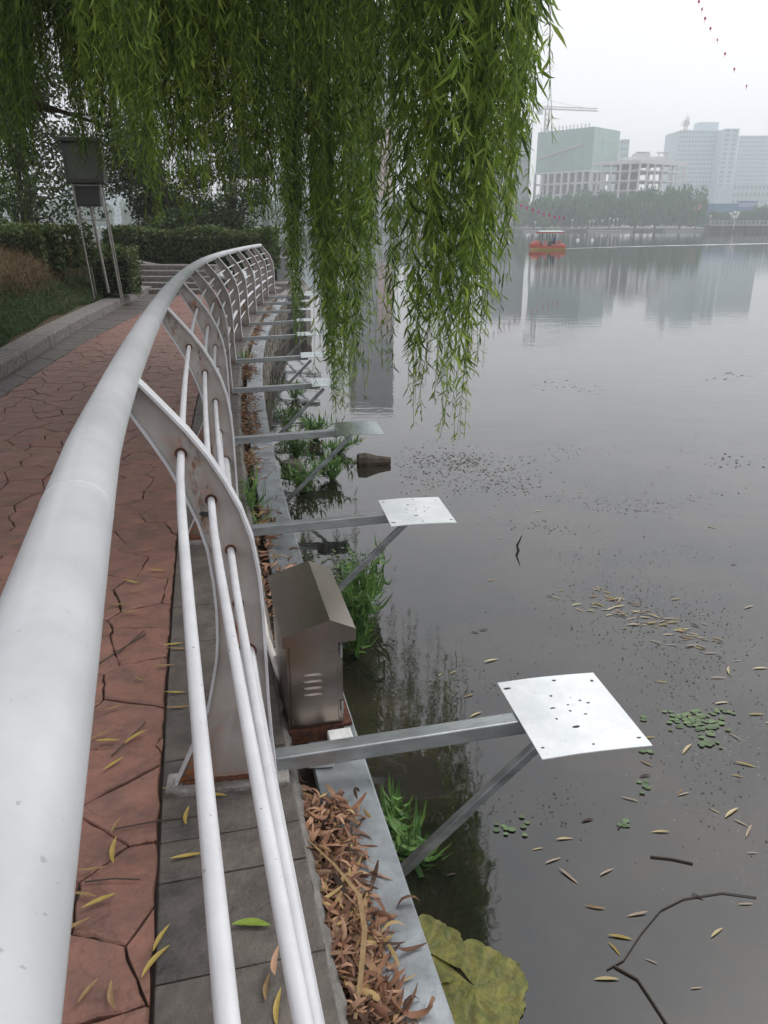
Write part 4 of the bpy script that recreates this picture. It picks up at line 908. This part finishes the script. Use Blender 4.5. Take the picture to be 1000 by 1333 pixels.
for i, (u, vt, y, w) in enumerate(fts):
    if u in (826,): lb = 'large pale green willow in front of the concrete frame building'
    elif u == 884: lb = 'dark rounded willow at the right end of the shore clump'
    elif u == 905: lb = 'small willow sloping down to the water right of the shore clump'
    elif u > 920: lb = '%s low tree from the left in front of the blue hoarding across the lake' % ORDW[kA]; kA += 1
    elif u < 690: lb = '%s hazy far shore tree from the left, behind the near hanging branches' % ORDW[kB]; kB += 1
    else: lb = '%s willow from the left in the open clump across the lake' % ORDW[kC]; kC += 1
    far_tree(u, vt, y, w*.95, i, lb, {True: 'low trees by the blue hoarding'}.get(u > 920, 'hazy willows behind the hanging branches' if u < 690 else 'weeping willows in the clump across the lake'))

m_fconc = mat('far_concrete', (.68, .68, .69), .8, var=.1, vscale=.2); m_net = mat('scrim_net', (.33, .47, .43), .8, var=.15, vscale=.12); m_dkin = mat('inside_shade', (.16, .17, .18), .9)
m_cwall = mat('hazed_wall', (.56, .68, .73), .8, var=.06, vscale=.1); m_cwin = mat('hazed_glass', (.33, .40, .43), .4); m_steelr = mat('crane_steel', (.38, .34, .30), .7)  # wall and window colours lightened to carry part of the distance haze
def P2(u, v, y): return aty(u, v, y)
# green scrim building
yC, yL, yR = 380., 404., 398.
pc, pl, pr = P2(774, 168, yC), P2(700, 177, yL), P2(808, 171, yR); Ht = 41.
back = Vector((pl.x + pr.x - pc.x, pl.y + pr.y - pc.y, 0))
A_b = empty('unfinished_building', (pc.x, pc.y, WATER+.8), label='unfinished block wrapped in green scrim net above bare concrete floors', cat='building')
o3 = Vector((pc.x, pc.y, 0)); top = Ht + 1.5 - (WATER+.8)
zn = P2(774, 222, yC).z - (WATER+.8)
def lerpP(a, b_, f, z): q = a.lerp(b_, f); return Vector((q.x-pc.x, q.y-pc.y, z))
# frame floors
pc0, pl0, pr0 = Vector((pc.x, pc.y, 0)), Vector((pl.x, pl.y, 0)), Vector((pr.x, pr.y, 0))
def slabpoly(z0, z1, par, m, name, ins=0.):
    mb = MB(); pts = [pc0, pr0, back, pl0]; cen = (pc0+pr0+back+pl0)/4; pp = [(p.lerp(cen, ins).x - pc.x, p.lerp(cen, ins).y - pc.y) for p in pts]; mb.prism(pp, z0, z1); return mb.build(name, m, par)
nf = 5
for k in range(nf+1): slabpoly(zn*k/nf - .35, zn*k/nf + .35, A_b, m_fconc, 'floor_slab')
for a, b_, n_ in ((pl0, pc0, 8), (pc0, pr0, 4), (pl0, back, 3)):
    for i in range(n_+1):
        if a is pc0 and i == 0: continue
        q = lerpP(a, b_, i/n_, 0); q = q*.995; mb = MB(); mb.box((q.x, q.y, zn/2), (.9, .9, zn), (pc0-pl0)); mb.build('column', m_fconc, A_b)
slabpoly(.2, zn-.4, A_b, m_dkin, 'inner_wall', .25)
slabpoly(zn+.4, top-.4, A_b, m_net, 'net_backing', .012)
for a, b_, n_ in ((pl0, pc0, 6), (pc0, pr0, 3)):
    for i in range(n_):
        for j in range(3):
            g = .004; f0, f1 = i/n_+g, (i+1)/n_-g; z0 = zn + .2 + (top-zn)*j/3 + .12; z1 = zn + .2 + (top-zn)*(j+1)/3 - .12; mb = MB()
            q = [lerpP(a, b_, f0, z0), lerpP(a, b_, f1, z0), lerpP(a, b_, f1, z1), lerpP(a, b_, f0, z1)]; mb.add(q + [w*1.0 + Vector((0, .15, 0)) for w in q], [(0,1,2,3),(0,4,5,1),(1,5,6,2),(2,6,7,3),(3,7,4,0)]); mb.build('net_panel', m_net, A_b)
mb = MB()
for i in range(14): q = lerpP(pl0, pc0, .08 + i*.065, top); mb.box((q.x, q.y+2, top + .6 + .5*random.random()), (.5, .5, 2.2))
mb.build('rooftop_props', m_fconc, A_b)
mb = MB(); q0, q1 = lerpP(pl0, pc0, .02, zn+6.5), lerpP(pl0, pc0, .8, zn+11.0); mb.bar(q0 - Vector((0, .5, 0)), q1 - Vector((0, .5, 0)), .3, .9); mb.build('banner_strip', mat('faded_red', (.45, .40, .38), .8), A_b)
# slim tower behind it
def simple_tower(u0, u1, vt, y, dep, label, m=m_cwall, name='tower_block', win=None, ext=0, group=None, nfl=None, base=WATER+.8, wm=None):
    a, b_ = P2(u0, vt, y), P2(u1, vt, y); h = a.z - base; r = empty(name, ((a.x+b_.x)/2, y, base), label=label, cat='building', group=group); w = b_.x - a.x
    mb = MB(); mb.box((0, dep/2, h/2), (w, dep, h)); bd = mb.build('wall', m, r)
    if win:
        nx_, nz_ = win; ws = MB()
        for i in range(nx_):
            for j in range(nz_):
                x = -w/2 + w*(i+.5)/nx_; z = h*(j+.6)/nz_
                ws.add([(x-w/nx_*.28, -.08, z-h/nz_*.25), (x+w/nx_*.28, -.08, z-h/nz_*.25), (x+w/nx_*.28, -.08, z+h/nz_*.25), (x-w/nx_*.28, -.08, z+h/nz_*.25)], [(0,1,2,3)])
                ws.add([(x-w/nx_*.32, -.35, z-h/nz_*.30), (x+w/nx_*.32, -.35, z-h/nz_*.30), (x+w/nx_*.32, .02, z-h/nz_*.27), (x-w/nx_*.32, .02, z-h/nz_*.27)], [(0,1,2,3)])
        ws.build('windows', wm or m_cwin, r)['kind'] = 'stuff'
        ns = min(nz_, 40); sl = MB()
        for j in range(ns+1): sl.box((0, -.12, h*j/ns), (w, .3, .5))
        sl.build('floor_bands', m, r)['kind'] = 'stuff'
    return r, w, h, bd
simple_tower(809, 820, 182, 470, 12, 'narrow pale tower peeping out behind the scrim-wrapped block', win=(3, 14))
# concrete frame building
yc = 350.; bc, bl, br_ = P2(834, 208, yc), P2(771, 213, 366.), P2(894, 213, 366.)
B_b = empty('unfinished_building', (bc.x, bc.y, WATER+.8), label='bare white concrete frame building with open floors and roof plant', cat='building')
top = bc.z - (WATER+.8); bc0, bl0, br0 = Vector((bc.x, bc.y, 0)), Vector((bl.x, bl.y, 0)), Vector((br_.x, br_.y, 0)); bk = bl0 + br0 - bc0; flo = 7; fh = top/flo
for k in range(1, flo+1):
    mb = MB(); t_ = 1.2 if k == flo else .35
    mb.prism([(p.x-bc.x, p.y-bc.y) for p in (bc0, br0, bk, bl0)], fh*k - t_ - .1*(k == flo), fh*k + .15); mb.build('floor_slab', m_fconc, B_b)
for a, b_, n_ in ((bl0, bc0, 5), (bc0, br0, 6), (bl0, bk, 5), (br0, bk, 4)):
    for i in range(n_+1):
        if (a is bc0 or b_ is bk) and i == 0: continue
        q = a.lerp(b_, i/n_)*1.0; c_ = (bc0+bk)/2; q = q.lerp(c_, .03); mb = MB(); mb.box((q.x-bc.x, q.y-bc.y, top/2-.3), (.75, .75, top-1.2)); mb.build('column', m_fconc, B_b)
mb = MB()
for k in range(1, flo):
    for a, b_, n_ in ((bl0, bc0, 5),):
        for i in range(1, n_):
            q = a.lerp((bc0+bk)/2, .55).lerp(b_.lerp((bc0+bk)/2, .55), i/n_); mb.box((q.x-bc.x, q.y-bc.y, fh*k+fh*.4), (fh*1.2, .3, fh*.75), (bc0-bl0))
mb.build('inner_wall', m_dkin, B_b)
mb = MB(); mb.box((6, 13, top+1.0), (17, 8, 1.8)); mb.box((4, 13, top+2.5), (6, 6, 1.6)); mb.build('roof_plant', m_fconc, B_b)
mb = MB()
for x in (2, 6, 11, 14): mb.box((x, 11, top+2.4), (.35, .35, 2.2))
mb.box((12.5, 11, top+3.5), (4.5, 3, .35)); mb.box((4, 11, top+3.7), (5.5, 3, .35)); mb.build('roof_frame', m_fconc, B_b)
# pale tower complex to the right
tw, w, h, bd = simple_tower(885, 946, 170, 540, 26, 'tall pale hazy tower block with a small roof house behind the frame building', win=(15, 22))
mb = MB(); mb.box((w*.0+4.5, 8, h+2.6), (12.5, 9, 5.2)); mb.build('roof_house', m_cwall, tw)
simple_tower(943, 963, 168, 530, 30, 'windowless pale stair tower right of the tall pale block', win=(2, 22))
simple_tower(964, 1012, 177, 575, 26, 'pale hazy tower block at the right edge of the picture', win=(12, 22))
simple_tower(955, 1030, 240, 470, 20, 'low pale podium building in front of the right hand towers', win=(14, 6))
simple_tower(645, 693, 172, 420, 26, 'bluish glass tower glimpsed through the willow leaves', m=mat('teal_wall', (.30, .37, .37), .5, var=.1, vscale=.1), win=(12, 24))
r, w, h, bd = simple_tower(447, 514, 22, 330, 24, 'high grey tower behind the willow, mirrored in the lake', m=mat('grey_tower', (.27, .29, .31), .7, var=.1, vscale=.1), win=(12, 26))
mb = MB(); mb.box((w*.5-3.6, -.4, h*.34), (6, .5, h*.36)); mb.build('facade_strip', mat('pink_strip', (.50, .33, .30), .8), r)
simple_tower(560, 618, 190, 400, 26, 'broad hazy block hidden behind the willow clump', win=(12, 20))
simple_tower(360, 430, 215, 430, 26, 'low hazy block far behind the railing end', win=(12, 12))
simple_tower(80, 160, 245, 420, 20, 'far hazy block beyond the left bank trees', win=(12, 8))
# cranes
def crane(u, vt, y, u0, u1, vj, label, tilt=0.):
    b_ = P2(u, vt, y); base = WATER+.8; h = b_.z - base; r = empty('tower_crane', (b_.x, y, base), label=label, cat='crane'); mb = MB(); s = .9
    for sx in (-s, s):
        for sy in (-s, s): mb.bar((sx, sy, 0), (sx, sy, h), .32)
    z = 0
    while z < h-2: mb.bar((-s, -s, z), (s, -s, z+2.2), .2); mb.bar((s, s, z), (-s, s, z+2.2), .2); mb.bar((-s, -s, z+2.2), (-s, s, z), .2); z += 2.2
    mb.build('mast', m_steelr, r)
    j0, j1 = P2(u0, vj, y).x - b_.x, P2(u1, vj, y).x - b_.x; mb = MB()
    for sy, dz in ((-.6, 0), (.6, 0), (0, 1.2)): mb.bar((j0, sy, h-.4+dz + tilt*j0), (j1, sy, h-.4+dz + tilt*j1), .26)
    x = j0
    while x < j1-1.5: mb.bar((x, -.6, h-.4+tilt*x), (x+.8, 0, h+.8+tilt*x), .16); mb.bar((x+.8, 0, h+.8+tilt*x), (x+1.6, .6, h-.4+tilt*x), .16); x += 1.6
    mb.build('jib', m_steelr, r)
    mb = MB(); mb.tube([(0, 0, h), (0, 0, h+3.5)], [.4, .1], 5); mb.bar((0, 0, h+3.4), (j1*.7, 0, h+.9+tilt*j1*.7), .12); mb.bar((0, 0, h+3.4), (j0*.9, 0, h+.9+tilt*j0*.9), .12); mb.build('apex', m_steelr, r)
    mb = MB(); mb.box((j0+1.5 if abs(j0) < abs(j1) else j1-1.5, 0, h-1.6), (3, 1.2, 2.2)); mb.build('counterweight', m_fconc, r)
crane(713, 141, 415, 699, 779, 141, 'tower crane with a long jib above the green scrim building', -.035)
crane(894, 157, 560, 888, 898, 157, 'slim tower crane with a short raised jib by the pale towers', .9)
# hoarding, bridge, low house, lights
m_blue = mat('blue_hoarding', (.06, .20, .36), .6, var=.1, vscale=.3); m_blue2 = mat('blue_board', (.08, .17, .42), .6)
a, b_ = P2(921, 270, 345), P2(985, 270, 345); r = empty('blue_hoarding', ((a.x+b_.x)/2, 345, WATER+.9), label='long blue site hoarding on the far shore below the pale towers', cat='hoarding')
z0, z1 = P2(921, 281, 345).z-(WATER+.9), P2(921, 265, 345).z-(WATER+.9); w = (b_.x-a.x)
for i in range(5):
    f = i/5; e = .75 if i > 2 else 0; mb = MB(); mb.box((-w/2+w*(i+.5)/5, 0, (z1+e*1.3+0)/2), (w/5-.15, .3, z1+e*1.3)); mb.build('hoarding_panel', m_blue2 if i > 2 else m_blue, r)
ft = MB(); m_wt = mat('white_text', (.7, .74, .78), .6)
for i in range(8): x = w/2 - w*.37 + i*w*.045; ft.box((x, -.25, z1-.5), (w*.012, .08, 1.6)); ft.box((x+.3, -.25, z1-.1), (w*.028, .08, .35)); ft.box((x+.3, -.25, z1-1), (w*.028, .08, .35))
ft.build('lettering', m_wt, r)
yb = 285.; a, b_ = P2(922, 290, yb), P2(1060, 290, yb); w = b_.x-a.x; r = empty('stone_bridge', ((a.x+b_.x)/2, yb, WATER), label='pale stone footbridge with balustrade at the right of the far shore', cat='bridge')
zd = P2(940, 293, yb).z-WATER; mb = MB(); mb.box((0, 0, zd), (w, 4, .5)); mb.build('deck', m_pconc, r)
for i in range(9): mb = MB(); mb.box((-w/2+w*i/8, 0, zd/2), (.9, 3.6, zd)); mb.build('pier', m_dwall, r)
mb = MB(); mb.box((0, -1.9, zd+1.35), (w, .25, .25)); mb.build('handrail', m_pconc, r)
for i in range(27): mb = MB(); mb.box((-w/2+.2+w*.985*i/26, -1.9, zd+.8), (.35 if i % 3 else .6, .35, 1.1 if i % 3 else 1.5)); mb.build('baluster', m_pconc, r)
mb = MB(); mb.box((0, 1, zd*.5-.1), (w, .5, zd-.4)); mb.build('back_wall', m_dwall, r)
yb = 240.; a, b_ = P2(600, 300, yb), P2(664, 300, yb); w = b_.x-a.x; r = empty('lake_pavilion', ((a.x+b_.x)/2, yb, WATER), label='long low white pavilion at the water edge behind the willow tips', cat='pavilion')
mb = MB(); mb.box((-2, 2, .5), (w+6, 7, 1.2)); mb.build('plinth', m_dwall, r)
mb = MB(); mb.box((0, 0, 3.5), (w, 4.4, .55)); bevel(mb.build('roof', m_white, r), .15); mb = MB(); mb.box((0, 0, 1.35), (w, 4.2, .7)); mb.build('wall', m_white, r)
mb = MB(); mb.box((0, .3, 2.4), (w-.6, 3, 1.6)); mb.build('glazing', m_cwin, r)
for i in range(9): mb = MB(); mb.box((-w/2+.4+(w-.8)*i/8, -2.05, 2.4), (.5, .2, 1.8)); mb.build('post', m_white, r)
for (u0, u1, lb) in ((680, 735, 'pale landing stage at the water edge behind the orange boat'), (765, 822, 'long pale jetty under the willows across the lake'), (865, 925, 'thin pale quay edge left of the stone bridge')):
    a, b_ = P2(u0, 300, 292), P2(u1, 300, 292); mb = MB(); mb.box(((a.x+b_.x)/2, 292, WATER+.35), (b_.x-a.x, 2.2, .5)); o = mb.build('jetty', m_pconc); tag(o, lb, 'jetty')
for i, (u, v) in enumerate([(745, 288), (768, 290), (773, 289), (784, 289), (794, 286), (799, 288), (804, 287), (697, 291), (797, 295), (925, 283)]):
    p = P2(u, v, 296); r = empty('lamp_post', (p.x, 296, WATER+.9), label='tiny white globe lamp among the willows across the lake', cat='lamp', group='white globe lamps on the far shore')
    hh = max(p.z-WATER-.9, .6); mb = MB(); mb.tube([(0, 0, 0), (0, 0, hh)], .07, 6); mb.build('pole', m_white, r); mb = MB(); mb.tube([(0, 0, hh), (0, 0, hh+.25), (0, 0, hh+.6), (0, 0, hh+.75)], [.1, .38, .38, .1], 8); mb.build('globe', m_white, r)
p = P2(957, 280, 282); r = empty('cluster_lamp', (p.x, 282, WATER+.9), label='cluster of white globes on a mast by the stone bridge', cat='lamp'); hh = p.z-WATER-.9
mb = MB(); mb.tube([(0, 0, 0), (0, 0, hh)], .12, 6); mb.build('pole', m_white, r)
for k in range(7):
    a_ = k*.9; x, z = 1.6*math.cos(a_)*(.5+.5*(k % 2)), hh+.9*math.sin(a_); mb = MB(); mb.tube([(x, 0, z-.5), (x, 0, z-.2), (x, 0, z+.2), (x, 0, z+.5)], [.15, .5, .5, .15], 8); mb.build('globe', m_white, r)
p = P2(918, 262, 330); r = empty('street_lamp', (p.x, 330, WATER+.9), label='tall thin street lamp left of the blue hoarding', cat='street lamp'); hh = P2(918, 240, 330).z-WATER-.9
mb = MB(); mb.tube([(0, 0, 0), (0, 0, hh)], [.2, .1], 6); mb.build('pole', m_cwall, r); mb = MB(); mb.bar((0, 0, hh), (2.4, 0, hh+.5), .15); mb.box((2.6, 0, hh+.5), (1.2, .4, .2)); mb.build('lamp_head', m_cwall, r)
p = P2(909, 269, 300); mb = MB(); mb.add([(p.x-2.2, 300, p.z-.9), (p.x+.8, 300, p.z-1.1), (p.x+2, 300.3, p.z+.8), (p.x-.4, 300.3, p.z+.5), (p.x-2.2, 300.2, p.z-1.0), (p.x+.8, 300.2, p.z-1.2), (p.x+2, 300.5, p.z+.7), (p.x-.4, 300.5, p.z+.4)], [(0,1,2,3),(7,6,5,4),(0,4,5,1),(1,5,6,2),(2,6,7,3),(3,7,4,0)]); tag(mb.build('pink_canopy', mat('pink_cloth', (.62, .30, .30), .8)), 'small pink canopy poking out at the right end of the willows', 'canopy')

# boat with wake
bp_ = onz(712, 325.5, WATER); boat = empty('pleasure_boat', bp_, label='small orange pleasure boat with a striped canopy crossing the lake', cat='boat'); BL = (P2(735, 325, bp_.y).x - P2(690, 325, bp_.y).x)
m_red = mat('boat_red', (.60, .15, .10), .4); m_yel = mat('boat_yellow', (.60, .42, .16), .5); m_seat = mat('boat_seat', (.60, .22, .20), .5); m_can = mat('canopy_green', (.42, .55, .47), .6); m_canr = mat('canopy_trim', (.50, .07, .07), .6)
hull = MB(); K = 12; vs = []
for i in range(K+1):
    f = i/K; x = -BL/2 + BL*f; w = .72*min(1, (f*3.2+.02))**.6; zt = .34 + .20*(1-f)**3 + .05*f; rk = -.12*(1-f)**2
    vs += [(x+rk, -w, zt), (x, -w*.96, .22), (x+.1*(1-f), -w*.7, -.12), (x+.1*(1-f), w*.7, -.12), (x, w*.96, .22), (x+rk, w, zt)]
fs = [(6*i+j, 6*i+j+1, 6*i+j+7, 6*i+j+6) for i in range(K) for j in range(5)] + [(0, 5, 4, 3, 2, 1), tuple(6*K+j for j in range(6))]
hull.add(vs, fs); ho = hull.build('hull', m_red, boat)
mb = MB(); vs = []
for i in range(K+1):
    f = i/K; x = -BL/2 + BL*f; w = .72*min(1, (f*3.2+.02))**.6 + .02; vs += [(x, -w, .20), (x+.05*(1-f), -w*.86, .0), (x+.05*(1-f), w*.86, .0), (x, w, .20)]
mb.add(vs, [(4*i+j, 4*i+j+1, 4*i+j+5, 4*i+j+4) for i in range(K) for j in (0, 1, 2)]); mb.build('waterline_band', m_yel, boat)
mb = MB(); mb.tube([(-BL*.49, 0, .50), (-BL*.40, 0, .56), (-BL*.27, 0, .52), (-BL*.14, 0, .38)], [.06, .28, .32, .16], 12); mb.build('bow_cowl', m_red, boat, True)
mb = MB(); mb.box((BL*.40, 0, .44), (BL*.17, 1.2, .26)); bevel(mb.build('stern_box', m_red, boat), .08)
for x in (-.35, .55, 1.0):
    mb = MB(); mb.box((x, 0, .45), (.32, 1.15, .14)); mb.box((x+.17, 0, .66), (.08, 1.15, .42)); bevel(mb.build('seat', m_seat, boat), .03)
for x in (-BL*.20, BL*.015, BL*.09):
    for sy in (-.6, .6): mb = MB(); mb.tube([(x-.06, sy, .42), (x+.04, sy, 1.66)], .035, 8); mb.build('canopy_post', m_dwall, boat)
mb = MB(); vs = []
for i in range(9):
    f = i/8; x = -BL*.28 + BL*.68*f; z = 1.78 - .0*(f) + (-.14 if i == 0 else (-.07 if i == 8 else 0))
    vs += [(x, -.80, z-.14), (x, -.4, z), (x, .4, z), (x, .80, z-.14), (x, -.80, z-.20), (x, .80, z-.20)]
mb.add(vs, [(6*i+j, 6*i+6+j, 6*i+7+j, 6*i+1+j) for i in range(8) for j in (0, 1, 2)] + [(6*i+4, 6*i+10, 6*i+11, 6*i+5)[::-1] for i in range(8)]); mb.build('canopy', m_can, boat)
mb = MB(); x0, x1 = -BL*.31, BL*.41
for sy in (-.82, .82): mb.bar((x0, sy, 1.61), (x1, sy, 1.61), .04, .10)
mb.bar((x0, -.82, 1.61), (x0, .82, 1.61), .04, .1); mb.bar((x1, -.82, 1.61), (x1, .82, 1.61), .04, .1); mb.build('canopy_trim', m_canr, boat)
# passenger: one skinned figure sitting
def person(loc, rz):
    J = {'pelvis': (0,0,0), 'waist': (0,.01,.16), 'chest': (0,.03,.36), 'neck': (0,.05,.52), 'head': (0,.03,.66), 'top': (0,.03,.76),
         'hl': (.09,-.02,-.02), 'kl': (.12,-.42,.04), 'al': (.12,-.44,-.36), 'fl': (.12,-.58,-.40), 'hr': (-.09,-.02,-.02), 'kr': (-.12,-.42,.04), 'ar': (-.12,-.44,-.36), 'fr': (-.12,-.58,-.40),
         'sl': (.17,.03,.46), 'el': (.23,-.06,.20), 'wl': (.16,-.28,.12), 'sr': (-.17,.03,.46), 'er': (-.23,-.06,.20), 'wr': (-.16,-.28,.12), 'gl': (.14,-.36,.11), 'gr': (-.14,-.36,.11)}
    Rr = {'pelvis': .13, 'waist': .12, 'chest': .14, 'neck': .055, 'head': .095, 'top': .07, 'hl': .09, 'kl': .065, 'al': .04, 'fl': .035, 'sl': .06, 'el': .042, 'wl': .03, 'gl': .035}
    E_ = [('pelvis','waist'),('waist','chest'),('chest','neck'),('neck','head'),('head','top')] + [(a+s, b_+s) if a not in ('pelvis','chest') else (a, b_+s) for s in 'lr' for a, b_ in (('pelvis','h'),('h','k'),('k','a'),('a','f'),('chest','s'),('s','e'),('e','w'),('w','g'))]
    ks = list(J); me = bpy.data.meshes.new('body'); me.from_pydata([J[k] for k in ks], [(ks.index(a), ks.index(b_)) for a, b_ in E_], []); o = bpy.data.objects.new('person', me); C.objects.link(o)
    md = o.modifiers.new('skin', 'SKIN'); 
    if not me.skin_vertices: bm = bmesh.new(); bm.from_mesh(me); bm.verts.layers.skin.verify(); bm.to_mesh(me); bm.free()
    for k, sv_ in zip(ks, me.skin_vertices[0].data):
        q = Rr.get(k) or Rr.get(k[:-1]+'l', .05); sv_.radius = (q, q*.85); sv_.use_root = (k == 'pelvis')
    s = o.modifiers.new('sub', 'SUBSURF'); s.levels = s.render_levels = 2
    dg = bpy.context.evaluated_depsgraph_get(); ev = bpy.data.meshes.new_from_object(o.evaluated_get(dg)); bpy.data.objects.remove(o)
    # colour by region: shirt, trousers, skin, hair
    for m in (mat('shirt_blue', (.05, .12, .35), .8), mat('trousers', (.03, .035, .06), .8), mat('skin', (.45, .28, .20), .6), mat('hair', (.015, .012, .01), .6)): ev.materials.append(m)
    for p in ev.polygons:
        c = p.center; p.use_smooth = True
        p.material_index = 3 if (c.z > .68 or (c.z > .57 and c.y > .05)) else 2 if (c.z > .53 or (c.y < -.2 and c.z > .095)) and not (c.y < -.2 and c.z < .075) else 1 if c.z < .08 else 0
    ob = bpy.data.objects.new('person', ev); C.objects.link(ob); ob.location = loc; ob.rotation_euler = (0, 0, rz); return ob
bpy.context.view_layer.update()
pe = person(bp_ + Vector((.62, -.1, .66)), math.radians(-90)); tag(pe, 'dark-haired person in a blue shirt sitting under the boat canopy', 'person')
m_wake = mat('wake_foam', (.85, .88, .88), .5, var=.35, vscale=2.5, stretch=(.2, 2, 1)); mb = MB(); vs = []; q0 = onz(735, 324.6, WATER+.006)
for i in range(26):
    f = i/25; u = 735 + 300*f; vv = 323.8 - 7.5*f**.8; p = onz(u, vv, WATER+.006); w = (.20 + 1.0*f)*(1+.3*math.sin(i*1.7)); vs += [p + Vector((0, -w, 0)), p + Vector((0, w, 0))]
mb.add(vs, [(2*i, 2*i+2, 2*i+3, 2*i+1) for i in range(25)]); tag(mb.build('wake', m_wake), 'thin pale wake trailing behind the orange boat', 'wake', kind='stuff')
for (u, v, lb) in ((771, 313, 'small white float bobbing on the lake beyond the boat wake'), (752, 313, 'faint pale float on the lake just right of the boat')):
    p = onz(u, v, WATER); mb = MB(); mb.tube([p, p + Vector((0, 0, .12)), p + Vector((0, 0, .3))], [.3, .25, .1], 8); tag(mb.build('float', m_white), lb, 'float')

# kites
m_kite = mat('kite_pink', (.60, .05, .25), .6); m_kite2 = mat('kite_red', (.55, .06, .05), .6)
def kite_mesh(m):
    mb = MB(); s = .085; mb.add([(0, -.02, s), (s*.75, .01, 0), (0, -.02, -s*1.1), (-s*.75, .01, 0), (0, .012, s*.9), (0, .012, -s)], [(0, 1, 2), (0, 2, 3), (4, 3, 2), (4, 2, 1)]); mb.box((0, 0, -s*1.6), (.012, .012, s)); me = mb.mesh('kite'); me.materials.append(m); return me
K1, K2 = kite_mesh(m_kite), kite_mesh(m_kite2)
for me, Y0, pts, lb, g in ((K2, 34, [(910,2),(914,12),(918,24),(925,37),(934,52),(944,70),(956,90),(972,112)], 'tiny red kite in the train climbing the sky at upper right', 'red kite train in the sky'),
                      (K1, 45, [(619,243),(623.5,250),(651.5,254.7),(658,257.6),(665,260.5),(672,263.7),(679,267.5),(686,270.4),(693.6,273),(701,276),(708,278.4),(715,280.6),(722,282.4),(728,283.4),(734,284)], 'tiny pink kite in the low train before the far willows', 'pink kite train over the lake')):
    line = []
    for i, (u, v) in enumerate(pts):
        p = aty(u, v, Y0 + i*.6); o = link('kite', me); o.location = p; o.rotation_euler = (.1*math.sin(i), 0, .5*math.sin(i*2.1)); o.scale = (.85 if me is K2 else 1.25,)*3; tag(o, '%s kite from the top of the %s' % (ORDW[i], 'red train climbing the sky at upper right' if me is K2 else 'pink train low before the far willows'), 'kite', g)

# ================= AIR =================
hz = MB(); hz.box((0, 590, 44), (1900, 1240, 98))
hm = bpy.data.materials.new('haze'); hm.use_nodes = True; ht = hm.node_tree; ht.nodes.clear(); ho_ = ht.nodes.new('ShaderNodeOutputMaterial'); pv = ht.nodes.new('ShaderNodeVolumePrincipled')
pv.inputs['Color'].default_value = (.95, .985, 1.0, 1); pv.inputs['Density'].default_value = .00118; pv.inputs['Anisotropy'].default_value = .2
ht.links.new(pv.outputs[0], ho_.inputs['Volume'])
h_ = hz.build('haze', hm); tag(h_, kind='stuff'); h_['label'] = 'pale air haze lying over the lake and the far city'; h_['category'] = 'haze'
